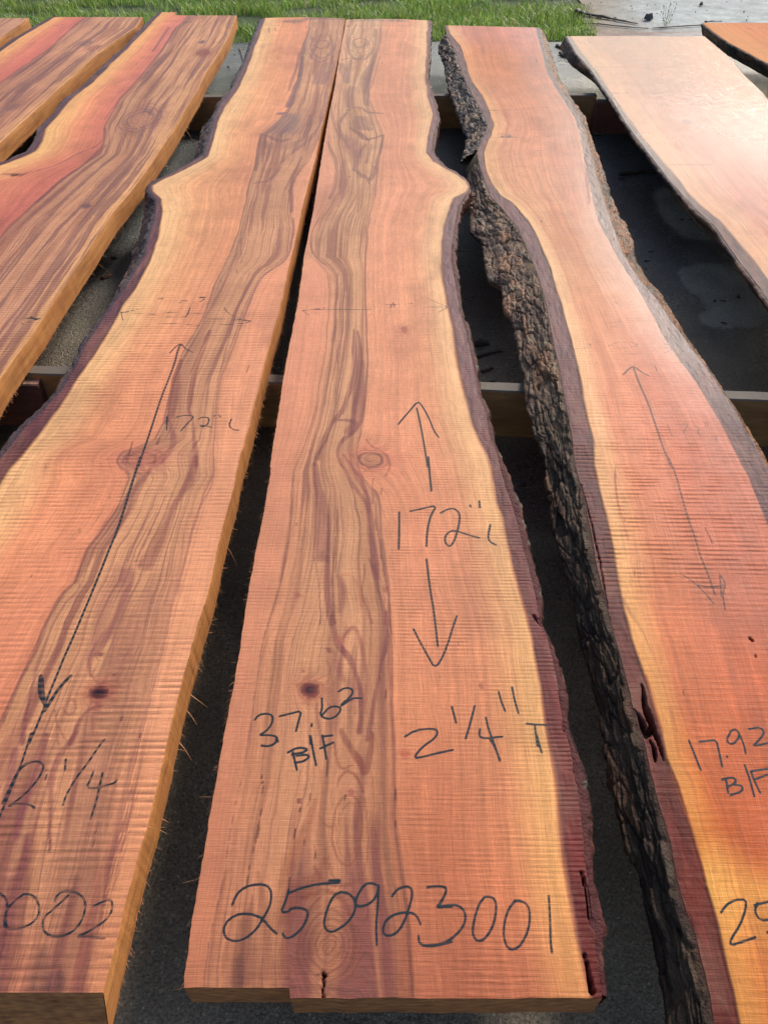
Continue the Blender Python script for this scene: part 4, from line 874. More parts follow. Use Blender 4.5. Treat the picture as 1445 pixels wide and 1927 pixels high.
make_bark(S2, -1, ib2, lambda Y: ib2(Y)-0.006-0.004*fbm(Y*14,Y*0,77), bo2, Yof(1860), Yof(38), 22, .010, nt_=30, cols=((84,70,70),(54,44,50),(112,82,66)), ragged=.008, topcol=(70,52,60), plate=(.12,.018))
splinters(S2, e2, 1, Z_BOT+0.004, Yof(1850), Yof(80), 34, 35, .004, [(Yof(990),.05),(Yof(1270),.035),(Yof(1300),.04),(Yof(1360),.035)])
fuzz(S2, e2, 1, Z_BOT+0.003, Yof(1860), Yof(60), 900, 36, .003)
fuzz(S2, e2, 1, Z_TOP-0.0008, Yof(1860), Yof(60), 250, 37, .001)

# ================================================================== slab 3
S3 = slab('wood slab third from the left, orange sawn side and black knot slit', (-1.2, 0.21, Z_BOT))
e3 = C_(443,33, 432,66, 412,100, 387,138, 370,173, 349,207, 325,249, 294,294, 266,335, 242,367, 214,398, 190,435, 166,473, 135,518, 104,563, 69,619, 34,667, 0,717, -100,883, -300,1215, -600,1712, -690,1860)
sb3 = C_(295,33, 277,52, 242,90, 207,121, 173,156, 138,183, 111,214, 86,242, 78,266, 66,284, 34,298, 0,311, -60,330, -110,345, -125,362, -112,385, -130,440, -190,540, -330,690, -520,900, -800,1250, -1300,1860)
ib3 = off(sb3, -0.020)
ln3 = C_(352,33, 332,52, 301,100, 263,145, 225,187, 200,235, 196,265, 186,290, 166,304, 121,335, 69,380, 20,425, -40,500, -200,690, -500,1050, -1000,1860)
B = Board(ib3, e3, Yof(1868), Yof(29), 190, 0.0035, 13, [ib3, sb3, ln3, e3], [0,1,2,3.6], (0.0, 0.001))
def z3(ib, y, p, red, h, h2):
    red = mx(red, p, .45); y = mx(y, p, .3); h = mx(h, (220,152,118), .45); h2 = mx(h2, h, .4)
    return [(0,ib),(0.9,ib),(1.0,(110,64,64)),(1.04,y),(1.16,y),(1.5,p),(1.85,red),(1.98,red),(2.0,(150,92,84)),(2.06,h2),(2.5,h),(3.2,h),(3.6,(232,172,120))]
B.zones([(Yof(50), z3((96,64,72),(250,189,119),(236,149,115),(206,119,115),(214,163,125),(200,141,115))),
         (Yof(250), z3((98,64,72),(248,201,133),(234,153,115),(208,113,101),(216,171,129),(202,145,115))),
         (Yof(420), z3((98,64,70),(240,193,127),(214,129,107),(196,107,97),(204,153,121),(188,127,105))),
         (Yof(600), z3((98,60,70),(240,183,123),(214,129,107),(190,107,99),(212,163,135),(200,143,123)))])
B.heart_streaks(2.02, 3.6, (176,116,92), 0.6, 62, 0.46, 0.60); B.heart_streaks(2.02, 3.6, (128,84,86), 0.62, 96, 0.54, 0.64, 4)
B.dark_lines(1.95, 3.6, (122,78,80), 0.5, 60); B.dark_lines(1.1, 2.0, (190,96,90), 0.25, 80, 2)
k = B.streak
k('a',[(960,150),(870,290),(760,420),(650,540),(570,650)],[4,4,4,4,3],(140,88,92),.7)
k('a',[(570,790),(480,880),(350,970),(200,1100)],[8,6,5,6],(110,70,84),.75)
k('a',[(570,700),(560,780),(440,830),(280,910),(130,945)],[5,5,4,4,4],(120,76,84),.6)
k('a',[(920,150),(830,280)],[7,4],(112,74,92),.7); k('a',[(1000,122),(1040,122)],[6,3],(74,84,104),.9,.5)
k('a',[(20,945),(130,950)],[6,8],(70,52,70),.8,.5); B.cut('a',[(50,950),(110,958)],[3,4],.008,(40,34,40))
B.knot('a',(770,650),24,15,(200,140,110),(112,72,84),.5,.05,2.6,(176,118,100)); B.rings('a',(765,640),44,30,(116,78,88),6,.6,.05)
B.knot('a',(1108,285),12,6,(150,84,76),(112,62,66),.8,.03,2.2,(188,118,92)); B.knot('a',(1100,228),6,3,(112,84,92),(110,80,90),.8,.01)
B.knot('a',(470,1120),9,4,(110,80,96),(110,70,84),.8,.02)
k('a',[(790,590),(830,620)],[6,8],(112,98,116),.6)
P = B.pen
for s_ in [[(0,630),(110,632),(225,635)],[(150,615),(190,630),(225,635),(150,655),(95,670)],[(-10,498),(15,508)]]: P('d', s_, 2.0)
DIG = {'0':[[(.5,0),(.1,.3),(.1,.7),(.5,1),(.9,.7),(.9,.3),(.5,0)]],'2':[[(.1,.8),(.5,1),(.9,.75),(.5,.35),(.1,0),(.9,0)]],'3':[[(.1,.95),(.8,.95),(.45,.55),(.9,.3),(.5,0),(.1,.1)]],
       '5':[[(.9,1),(.2,1),(.15,.55),(.7,.6),(.9,.3),(.5,0),(.1,.1)]],'9':[[(.85,.7),(.5,1),(.15,.75),(.5,.5),(.85,.75),(.8,.3),(.7,0)]],'6':[[(.7,1),(.25,.6),(.15,.25),(.5,0),(.85,.3),(.5,.55),(.2,.3)]],'1':[[(.5,1),(.5,0)]]}
def far_number(B, txt, p_left, adv, hgt, op=.85, w=1.4):
    """a number written from the far side of the board: reads upside down from here"""
    c = ground([p_left])[0]
    for i, ch in enumerate(reversed(txt)):
        for st in DIG[ch]:
            Pw = np.array([[c[0] + adv*(i + 1 - 0.8*u), c[1] + hgt*(1-v)] for u, v in st])
            W = np.full(len(Pw), .0016); sl = B._win(Pw, .02)
            d, wd, t = seg_dist(B.X[sl], B.YY[sl], Pw, W); v = (d-wd)*1000
            B.ink[sl] = np.minimum(B.ink[sl], v); B.inkop[sl] = np.where(v < 3, op, B.inkop[sl])
far_number(B, '250923006', (300,43), .046, .05, .6)
B.amp = 0.35 + 0.45*(1-sstep(Yof(420), Yof(300), B.YY)); B.rough = np.full(B.X.shape, .55)
n3 = float(ground([(325,31)])[0,0])
B.finish((2, 3.7), [(-0.2, 1)])
B.build(S3, 0.0105, far_shift=lambda X: np.where(X < n3, 0.07, 0.0), side=(3, 1))
make_bark(S3, -1, ib3, off(ib3,-.007), off(ib3,-.026), Yof(1500), Yof(30), 23, .009, ds=.006, nt_=22, cols=((84,70,70),(54,46,52),(112,82,66)), ragged=.008, topcol=(92,70,78), plate=(.12,.018))
splinters(S3, e3, 1, Z_BOT+0.004, Yof(760), Yof(60), 42, 41, .004, [(Yof(215),.09),(Yof(280),.07),(Yof(390),.06),(Yof(460),.05)])
fuzz(S3, e3, 1, Z_BOT+0.003, Yof(900), Yof(50), 900, 42, .003)

# ================================================================== slab 4, 5 (far left)
S4 = slab('wood slab second from the left, pale sapwood strip, number upside down at its far end', (-2.0, 0.21, Z_BOT))
e4 = C_(266,35, 256,52, 221,74, 173,111, 128,152, 86,190, 45,228, 0,270, -200,465, -500,757, -1640,1860)
sb4 = C_(103,32, 69,52, 34,73, 0,97, -60,150, -120,215, -170,262, -240,285, -310,300, -320,330, -420,440, -700,660, -2300,1860)
ib4 = off(sb4, -0.018); ln4 = C_(163,33, 149,41, 86,97, 0,156, -60,210, -200,340, -600,700, -2000,1860)
B = Board(ib4, e4, Yof(1868), Yof(32), 150, 0.005, 14, [ib4, sb4, ln4, e4], [0,1,2,3.6], (0.0, 0.001))
B.zones([(Yof(50), z3((92,60,66),(250,191,121),(232,141,113),(210,115,109),(214,161,125),(202,141,117))),
         (Yof(200), z3((92,60,66),(240,187,121),(216,127,109),(196,105,95),(210,153,123),(190,131,109)))])
B.heart_streaks(2.02, 3.6, (170,110,90), 0.6, 66, 0.46, 0.60); B.heart_streaks(2.02, 3.6, (124,82,88), 0.62, 96, 0.54, 0.64, 4); B.dark_lines(1.95, 3.6, (122,78,80), 0.5, 60)
B.knot('a',(510,262),9,5,(166,100,84),(112,72,84),.6,.03,2.6); B.knot('a',(460,235),12,5,(130,96,100),(112,82,94),.6,.03,2.4)
B.streak('a',[(60,590),(90,570)],[22,14],(96,72,92),.6,.8)
far_number(B, '250923005', (94,48), .046, .05, .75)
B.amp = B.X*0+.4; B.rough = B.X*0+.55
B.finish((2, 3.7), [(-0.2, 1)])
B.build(S4, 0.0105, side=(3, 1))
make_bark(S4, -1, ib4, off(ib4,-.006), off(ib4,-.022), Yof(900), Yof(33), 24, .009, ds=.008, nt_=20, ragged=.008, topcol=(88,66,74))
splinters(S4, e4, 1, Z_BOT+0.004, Yof(320), Yof(60), 22, 43, .004)
fuzz(S4, e4, 1, Z_BOT+0.003, Yof(500), Yof(50), 500, 44, .003)
S5 = slab('wood slab corner at the far left of the row, only its far end in view', (-2.6, 0.21, Z_BOT))
e5 = C_(52,36, 0,72, -300,280, -700,556, -2590,1860); l5 = C_(-110,34, -700,370, -1400,770, -3370,1860)
B = Board(l5, e5, Yof(1868), Yof(34), 90, 0.008, 15, [l5, e5], [0,3.6])
B.zones([(1.0, [(0,(230,173,123)),(1.2,(220,143,113)),(2,(206,133,111)),(2.6,(206,153,121)),(3.6,(210,153,123))])])
B.heart_streaks(1.0, 3.6, (150,96,92), 0.7, 66, 0.48, 0.62); B.dark_lines(1, 3.6, (122,78,80), 0.5, 60)
B.amp = B.X*0+.4; B.rough = B.X*0+.55
B.build(S5, 0.0105, side=(1, 1))
splinters(S5, e5, 1, Z_BOT+0.004, Yof(100), Yof(40), 6, 45, .004)

# ================================================================== slab 6: bark slab right of the centre
S6 = slab('wavy wood slab marked 17.92 with thick dark bark down its left side', (0.6, 0.17, Z_BOT))
sb6 = C_(846,63, 865,86, 874,114, 886,152, 907,180, 920,207, 929,235, 924,256, 910,287, 914,318, 924,342, 941,367, 962,380, 990,411, 1011,449, 1028,491, 1045,546, 1057,588, 1073,640, 1087,691, 1095,743, 1102,788, 1111,830, 1115,872, 1128,919, 1139,964, 1152,1033, 1163,1095,
         1173,1144, 1187,1199, 1201,1247, 1213,1289, 1222,1327, 1236,1379, 1246,1425, 1269,1474, 1287,1536, 1309,1612, 1322,1666, 1340,1724, 1358,1795, 1376,1862, 1387,1927, 1402,2000)
ib6 = C_(841,66, 858,97, 866,125, 877,156, 894,187, 910,214, 918,235, 909,263, 897,287, 904,318, 914,345, 925,372, 945,392, 974,428, 1004,494, 1018,536, 1028,574, 1043,650, 1054,698, 1065,761, 1077,823, 1083,878, 1090,905, 1103,964, 1113,1005, 1120,1054, 1135,1116,
         1149,1171, 1160,1209, 1173,1258, 1186,1310, 1200,1370, 1213,1398, 1224,1451, 1240,1514, 1260,1581, 1273,1648, 1291,1715, 1309,1759, 1322,1817, 1336,1871, 1343,1927, 1356,2000)
ob6 = off(ib6, -0.002)
bo6a = C_(828,72, 827,100, 836,125, 845,170, 862,215, 872,250, 880,262, 876,290, 862,318, 880,330, 886,345, 889,360, 883,380, 883,401, 885,442, 905,460, 913,501, 920,532, 945,546, 952,588, 967,615, 976,674, 985,712, 990,764, 1000,795, 1005,826, 1018,836, 1026,878,
          1031,912, 1040,957, 1042,1005, 1059,1054, 1066,1081, 1080,1137, 1090,1192, 1101,1234, 1114,1282, 1132,1344, 1144,1416, 1157,1469, 1175,1567, 1197,1639, 1211,1701, 1228,1764, 1242,1826, 1251,1880, 1255,1927, 1268,2000, z=0.140)
sbR6 = C_(1008,48, 1010,69, 1020,104, 1030,138, 1045,165, 1064,194, 1080,222, 1090,262, 1101,310, 1111,350, 1119,385, 1128,420, 1152,470, 1186,525, 1214,570, 1243,629, 1277,678, 1308,719, 1336,761, 1360,806, 1381,847, 1395,878, 1409,901, 1429,950, 1450,1000, 1490,1120, 1530,1250, 1590,1450, 1640,1600, 1720,1900, 1745,2000)
ibR6 = C_(1014,48, 1021,83, 1029,118, 1048,159, 1072,194, 1090,221, 1104,263, 1114,304, 1126,346, 1138,385, 1150,420, 1172,480, 1201,525, 1232,560, 1263,605, 1291,643, 1325,688, 1360,740, 1388,788, 1412,826, 1436,871, 1460,940, 1500,1060, 1560,1250, 1630,1500, 1700,1700, 1790,2000)
boR6 = C_(1022,50, 1036,90, 1050,135, 1073,176, 1101,214, 1118,266, 1135,311, 1152,367, 1165,398, 1178,415, 1192,449, 1196,480, 1222,522, 1249,553, 1270,588, 1306,645, 1336,688, 1371,740, 1395,778, 1421,816, 1443,855, 1468,930, 1508,1050, 1572,1250, 1642,1500, 1712,1700, 1803,2000, z=0.172)
B = Board(ib6, ibR6, Yof(2000), Yof(52), 240, 0.0018, 16, [ib6, sb6, sbR6, ibR6], [0,1,3,4], (0.0008, 0.001))
def z6(ib, y, p, p2, r, ibr):
    p2 = mx(p2, p, .3); r = mx(r, p, .3); y = mx(y, p, .28)
    return [(0,ib),(0.85,ib),(0.97,tuple(int(q*.7) for q in ib)),(1.0,(128,76,48)),(1.03,y),(1.12,y),(1.38,p),(2.2,p2),(2.8,r),(2.98,r),(3.05,ibr),(4,ibr)]
B.zones([(Yof(60), z6((122,84,86),(240,187,137),(220,143,119),(214,131,111),(206,125,115),(96,74,78))),
         (Yof(110), z6((122,88,90),(226,155,105),(214,135,87),(208,125,81),(204,121,89),(100,76,76))),
         (Yof(250), z6((124,92,94),(236,179,127),(220,153,123),(216,145,115),(210,149,125),(124,88,78))),
         (Yof(500), z6((122,88,92),(240,193,149),(230,175,135),(220,159,131),(212,149,129),(120,84,80))),
         (Yof(800), z6((112,72,78),(246,195,145),(232,153,117),(214,123,101),(206,119,101),(112,78,84))),
         (Yof(1100), z6((110,66,66),(238,183,123),(228,145,99),(206,109,81),(198,101,77),(104,66,66))),
         (Yof(1400), z6((112,56,50),(236,171,95),(218,121,69),(206,101,59),(200,95,57),(104,60,60))),
         (Yof(1580), z6((112,50,44),(222,149,69),(200,103,49),(190,91,45),(190,91,45),(104,56,50))),
         (Yof(1700), z6((120,54,44),(236,175,95),(230,161,87),(226,153,85),(220,149,83),(104,56,50))),
         (Yof(1950), z6((112,48,42),(226,159,87),(210,127,67),(206,125,67),(200,123,67),(104,56,50)))])
B.dark_lines(1.05, 3, (196,104,76), 0.22, 60); B.heart_streaks(1.3, 3, (200,112,84), .3, 40, .5, .66)
k = B.streak
k('i',[(600,50),(615,180),(640,300),(680,460)],[2,3,3,2],(150,76,66),.7,.5)
k('i',[(650,780),(700,860),(760,960),(800,1050)],[8,6,5,4],(120,72,60),.5,.8)
k('i',[(1115,860),(1140,920)],[4,3],(170,80,60),.6); k('i',[(980,1270),(982,1285)],[3,3],(140,50,40),.8,.4,.001)
k('i',[(780,1180),(820,1320),(870,1500)],[5,7,8],(150,62,40),.55,.8); k('i',[(910,1380),(950,1500)],[6,5],(150,80,50),.5,.8)
k('l',[(1030,150),(1080,300),(1130,430),(1180,620)],[3,3,3,3],(172,84,40),.75,.5,.002); k('l',[(1050,180),(1100,330),(1160,520)],[2,2,2],(172,84,40),.7,.5,.002)
k('l',[(1180,640),(1260,650),(1445,640)],[5,8,8],(236,150,70),.4,.8)
k('c',[(10,745),(35,745)],[12,14],(84,84,92),.85,.5,.003); k('c',[(0,730),(45,735)],[5,4],(120,84,80),.6)
k('c',[(185,325),(188,340)],[4,3],(104,66,52),.8,.4,.001)
k('c',[(-80,600),(60,597),(190,585),(320,583)],[1.2,1.6,1.8,1],(104,72,64),.8,.4,.001); k('c',[(-100,745),(60,748),(300,740)],1,(150,100,84),.6,.4,.001)
for y_ in (272,300,706,820,905): k('c',[(-60,y_+4),(100,y_),(330,y_-3)],1,(176,112,88),.45,.5,.001)
k('c',[(445,850),(460,960),(470,1110)],[4,7,5],(128,52,42),.8,.4,.002)
k('f',[(475,773),(478,777)],3,(60,40,40),.8,.4,.001)
k('c',[(0,1070),(40,1110),(80,1156)],[3,6,10],(128,96,98),.7,.5)
B.cut('i',[(1345,985),(1358,998)],[4,5],.006,(70,34,24)); B.cut('i',[(1378,1078),(1380,1086)],[2.4,2.4],.004,(90,60,54))
for c_ in [[(890,650),(885,760),(880,870),(920,960),(960,1080)],[(905,660),(940,800),(985,960),(1040,1160),(1090,1330),(1130,1490)]]: pass
B.cut('p',[(888,655),(905,760),(915,860),(945,960),(985,1080),(1030,1180),(1075,1290),(1120,1440),(1135,1500)],[2,6,9,11,11,8,6,3,1.5],.022,(44,24,24))
B.cut('p',[(800,960),(850,1020),(900,1120),(860,1190),(900,1240),(960,1200),(1000,1130)],[8,12,14,12,10,14,10],.020,(46,28,26))
B.cut('p',[(985,1290),(1020,1360),(1040,1430),(1040,1520)],[3,6,6,2],.02,(34,20,20))
B.cut('p',[(660,930),(720,1000),(790,1110),(850,1280),(900,1430),(920,1520)],[2,5,8,8,7,3],.02,(34,20,20))
k('p',[(895,780),(878,860),(905,930),(950,1020),(965,1085)],[1,1.4,1.4,1.6,1],(204,150,104),.8,.4,.001)
k('p',[(1000,1260),(1060,1320),(1090,1400),(1110,1500)],[2,5,5,4],(120,80,64),.7,.5,.001)
B.cut('i',[(425,150),(470,300),(500,440),(540,620),(560,780),(580,890)],[1.2,1.6,1.6,1.4,1.4,1.2],.008,(50,34,36))
B.cut('l',[(905,180),(930,280),(940,330)],[3,4,2],.012,(40,22,22))
P = B.pen
for s_ in [[(710,895),(740,980),(790,1090),(830,1210),(870,1330),(915,1440)],[(655,940),(690,905),(715,893),(760,930),(795,945)]]: P('f', s_, 2.8, .75)
for s_ in [[(895,1210),(905,1235),(925,1280)],[(930,1215),(1010,1205),(990,1240),(985,1260)],[(1030,1215),(1070,1225),(1060,1260),(1075,1270)],[(1100,1200),(1105,1225)],[(1112,1200),(1115,1220)],[(1160,1270),(1165,1300)],
  [(390,800),(490,790)],[(575,780),(640,760),(720,765),(740,780),(680,795),(600,795)],[(570,830),(740,828)],[(780,790),(930,795)],[(880,770),(930,795),(880,825)],[(585,660),(640,650)],[(590,678),(660,675)]]: P('f', s_, 1.8, .5)
for s_ in [[(900,0),(940,90),(975,220),(1010,340),(1050,450),(1075,540),(1110,620),(1155,750)]]: P('i', s_, 3.2, .75)
for s_ in [[(970,635),(1040,680),(1100,740),(1150,800)],[(1040,690),(1130,710),(1210,695)],[(1180,635),(1215,690),(1195,740),(1210,830)],[(1180,640),(1190,760)]]: P('i', s_, 2.4, .8)
for s_ in [[(1110,30),(1130,80),(1160,155)],[(1155,35),(1190,32),(1225,28),(1235,70),(1250,140)],[(1270,96),(1271,100)],[(1250,195),(1290,185),(1310,195),(1300,215),(1270,225)],[(1265,190),(1275,250)],[(1300,218),(1335,220),(1335,245),(1285,260)],[(1345,135),(1365,190),(1385,265)],
  [(1370,160),(1385,200),(1410,250)],[(1370,160),(1440,150)],[(1385,195),(1440,175)],[(1245,755),(1270,720),(1310,700),(1350,700),(1350,740),(1325,810),(1285,870),(1285,895),(1330,880),(1390,860)],[(1400,715),(1385,750),(1410,790),(1460,785),(1480,810),(1440,840)],[(1385,725),(1445,710),(1500,700)]]: P('l', s_, 3.4)
for s_ in [[(1375,1375),(1365,1395),(1378,1402),(1392,1385),(1385,1372),(1375,1375)],[(1392,1385),(1400,1405),(1402,1418)],[(1408,1372),(1430,1368),(1438,1380),(1425,1395),(1415,1405),(1445,1398)]]: P('m', s_, 3.2)
B.amp = 0.30 + 0.95*(1-sstep(Yof(760), Yof(640), B.YY))*sstep(Yof(1180), Yof(1050), B.YY) + .2*(B.g < 1)
B.spec = .16 + .22*sstep(1.8, 3.2, B.g)*sstep(Yof(900), Yof(600), B.YY) + .06*sstep(2.7, 3.1, B.g)*sstep(Yof(760), Yof(560), B.YY); B.rough = 0.48 - 0.12*sstep(Yof(900), Yof(400), B.YY)*sstep(1.8, 3.0, B.g) + 0.1*(fbm(B.X*30,B.YY*20,5)-.5)
B.finish((1.2,2.9), [(-.2,1),(3,4.2)]); B.linew *= .45
B.build(S6, 0.0105, far_shift=lambda X: -0.10*(X-B.X[-1,-1]), side=(3, 3), bot=(lambda Y: bo6a(Y)+0.026, None), slant=0.02)
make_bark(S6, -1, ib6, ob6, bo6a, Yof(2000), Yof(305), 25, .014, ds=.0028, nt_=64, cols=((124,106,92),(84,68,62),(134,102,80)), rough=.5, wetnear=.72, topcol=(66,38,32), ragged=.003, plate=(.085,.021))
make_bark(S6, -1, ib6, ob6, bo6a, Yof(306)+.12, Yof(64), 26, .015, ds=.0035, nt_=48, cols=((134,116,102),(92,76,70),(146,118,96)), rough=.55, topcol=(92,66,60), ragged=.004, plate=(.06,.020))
make_bark(S6, 1, ibR6, off(ibR6,.003), boR6, Yof(2000), Yof(52), 27, .007, ds=.003, nt_=34, cols=((120,76,46),(74,50,38),(150,92,50)), rough=.42, ragged=.005, plate=(.05,.011), topcol=(124,96,88), zb=.150)

# ================================================================== slab 7: wide wet slab upper right
S7 = slab('wide wet shiny wood slab on the right reflecting the bright sky', (1.6, 0.21, Z_BOT))
sb7 = C_(1071,67, 1090,97, 1118,131, 1139,163, 1156,187, 1180,221, 1201,249, 1222,273, 1246,304, 1267,329, 1291,360, 1318,387, 1353,414, 1381,449, 1409,484, 1445,529, 1520,640, 1640,830, 1850,1150, 2200,1650, 2400,1900)
ib7 = C_(1066,69, 1083,100, 1111,131, 1134,165, 1152,190, 1173,225, 1194,255, 1216,283, 1240,315, 1262,342, 1284,368, 1308,394, 1343,424, 1367,459, 1393,495, 1430,543, 1505,655, 1625,845, 1835,1165, 2185,1665, 2385,1900)
er7 = C_(1324,68, 1350,90, 1377,114, 1402,145, 1422,163, 1445,188, 1500,240, 1650,400, 2000,790, 3324,1900)
B = Board(ib7, er7, Yof(1868), Yof(68), 170, 0.004, 17, [ib7, sb7, er7], [0,1,4], (0.0005, 0.003))
def z7(ib, y, p, p2, e): return [(0,ib),(0.9,ib),(0.99,(120,80,72)),(1.04,y),(1.3,y),(1.8,p),(3.0,p2),(4,e)]
B.zones([(Yof(75), z7((104,76,76),(210,146,102),(178,118,98),(180,120,98),(198,122,84))),(Yof(200), z7((104,76,76),(214,152,116),(194,128,106),(192,122,104),(190,108,76))),(Yof(420), z7((104,78,84),(222,164,130),(208,136,118),(200,124,110),(190,110,92)))])
B.dark_lines(1.4, 4, (176,110,84), .5, 26); B.heart_streaks(1.3, 4, (186,112,88), .35, 40, .5, .66)
for y_ in (365, 508, 895): B.streak('c',[(500,y_),(800,y_-1),(1200,y_+2),(1445,y_+3)],1,(150,92,70),.6,.4,.001)
B.knot('c',(1005,663),10,4,(130,106,106),(120,90,84),.7,.05,3); B.rings('c',(1010,650),60,40,(176,118,96),6,.35,.06); B.rings('c',(760,300),40,60,(170,120,100),5,.3,.05)
B.amp = B.X*0+.10; fr_ = sstep(2.0, 3.6, B.YY); B.spec = .08 + .50*fr_; B.rough = 0.42 - .26*fr_ + .08*(fbm(B.X*40, B.YY*14, 91)-.5) + .10*(fbm(B.X*6, B.YY*3, 9)-.5) - .06*sstep(Yof(250), Yof(120), B.YY)
B.finish((1.2,4.2), [(-.2,1)]); B.linew *= .9
B.build(S7, 0.0105, side=(3, 3), bot=(lambda Y: ib7(Y)+.045, None))
make_bark(S7, -1, ib7, off(ib7,-.004), lambda Y: ib7(Y)+.026-.05*sstep(3.6,4.1,Y), Yof(1500), Yof(68), 28, .006, ds=.006, nt_=26, cols=((78,62,58),(46,38,40),(150,110,84)), ragged=.006, topcol=(96,70,70), under=True)
make_bark(S7, 1, er7, off(er7,.003), off(er7,.006), Yof(1500), Yof(72), 29, .008, ds=.006, nt_=20, ragged=.006, topcol=(120,84,60))
S8 = slab('orange wood slab in the upper right corner with an upside-down number', (2.6, 0.21, Z_BOT))
l8 = C_(1319,42, 1343,61, 1370,80, 1402,97, 1429,112, 1445,120, 1700,310, 2200,700, 3600,1860); r8 = C_(1545,47, 2000,330, 4430,1860)
B = Board(l8, r8, Yof(1868), Yof(43), 110, 0.006, 18, [l8, r8], [0,3])
B.zones([(1.0, [(0,(214,140,88)),(.12,(218,146,90)),(.3,(222,150,96)),(1,(212,130,80)),(2,(208,122,76)),(3,(222,150,96))])])
B.dark_lines(0, 3, (196,112,70), .35, 40); B.streak('m',[(1322,46),(1346,66),(1374,84),(1395,96)],1.6,(90,50,30),.8,.4,.001)
far_number(B, '250923005', (1398,54.5), .046, .055, .8)
B.amp = B.X*0+.15; B.spec = .05; B.rough = B.X*0+.6
B.build(S8, 0.0105, side=(3, 3), bot=(lambda Y: l8(Y)+.035, None))
make_bark(S8, -1, l8, off(l8,-.004), off(l8,.010), Yof(1200), Yof(44), 30, .006, ds=.008, nt_=20, cols=((70,54,48),(44,36,38),(120,84,60)), ragged=.006, topcol=(90,60,50), under=True)

# ------------------------------------------------------------------ ground: soil sheet, concrete pad, driveway, lawn
def soil():
    m = simple_material('soil', (0.09,0.065,0.045), (0.05,0.04,0.03), 3, .95)
    V = [(-150,-60,-.03),(150,-60,-.03),(150,250,-.03),(-150,250,-.03)]
    tag(mesh_np('soil', V, [[0,1,2,3]], [m], smooth=False), kind='structure')
soil()
def concrete_material():
    m, nt, b = mat('concrete'); L = nt.links.new
    col = N(nt,'ShaderNodeAttribute', attribute_name='col').outputs['Color']
    wt = N(nt,'ShaderNodeSeparateXYZ'); L(N(nt,'ShaderNodeAttribute', attribute_name='wet').outputs['Vector'], wt.inputs[0])
    geo = N(nt,'ShaderNodeNewGeometry'); P = geo.outputs['Position']
    n1 = noise(nt, P, 9, 6, .65); n2 = noise(nt, P, 230, 4, .75); n3 = noise(nt, P, 90, 4, .7)
    v = N(nt,'ShaderNodeTexVoronoi'); v.inputs['Scale'].default_value = 125; L(P, v.inputs['Vector'])
    vc = N(nt,'ShaderNodeSeparateColor'); L(v.outputs['Color'], vc.inputs[0])
    peb = math_n(nt,'MULTIPLY', mapr(nt, v.outputs['Distance'], .28, .12, 0, 1), mapr(nt, vc.outputs[0], .62, .70, 0, 1), clamp=True)
    k = math_n(nt,'MULTIPLY', mapr(nt, n1, .3, .7, .72, 1.25), mapr(nt, n2, .3, .7, .22, 1.95))
    k = math_n(nt,'MULTIPLY', k, mapr(nt, n3, .3, .7, .82, 1.2))
    c = mix(nt, 1.0, col, combine(nt, k, k, k), 'MULTIPLY')
    c = mix(nt, math_n(nt,'MULTIPLY', peb, .8), c, mix(nt, vc.outputs[1], (0.50,0.43,0.31), (0.30,0.29,0.27)))
    L(c, b.inputs['Base Color'])
    r = math_n(nt,'ADD', wt.outputs[0], mapr(nt, n3, .3, .7, -.08, .10), clamp=True); L(r, b.inputs['Roughness'])
    h = math_n(nt,'ADD', math_n(nt,'MULTIPLY', n2, .0034), math_n(nt,'MULTIPLY', n3, .0060)); h = math_n(nt,'MULTIPLY_ADD', peb, .0006, h)
    bp = N(nt,'ShaderNodeBump'); bp.inputs['Distance'].default_value = 1; bp.inputs['Strength'].default_value = .8; L(h, bp.inputs['Height']); L(bp.outputs[0], b.inputs['Normal'])
    return m
M_CON = concrete_material()
def sheet(name, x0, x1, y0, y1, step, z, colour_fn, mask=None, kind='structure'):
    xs = np.arange(x0, x1+step, step); ys = np.arange(y0, y1+step, step)
    X, Y = np.meshgrid(xs, ys); c, r, dz = colour_fn(X, Y)
    V = np.stack([X, Y, z + dz], -1).reshape(-1,3); Q = grid_quads(len(ys), len(xs))
    if mask is not None: Q = Q[mask(X, Y).reshape(-1)[Q].all(1)]
    C = np.concatenate([c.reshape(-1,3), np.ones((c.size//3,1))],1); W = np.zeros((c.size//3,3)); W[:,0] = r.ravel()
    return tag(mesh_np(name, V, Q, [M_CON], None, None, {'col':C,'wet':W}), kind=kind)
G0 = lambda x, y: ground([(x, y)], 0.0)[0]
def blob(X, Y, p, rx, ry, seed, soft=.25):
    c = G0(*p); q = np.hypot((X-c[0])/rx, (Y-c[1])/ry) + 0.9*(fbm(X*7, Y*7, seed)-.5)
    return 1 - sstep(1-soft, 1+soft, q)
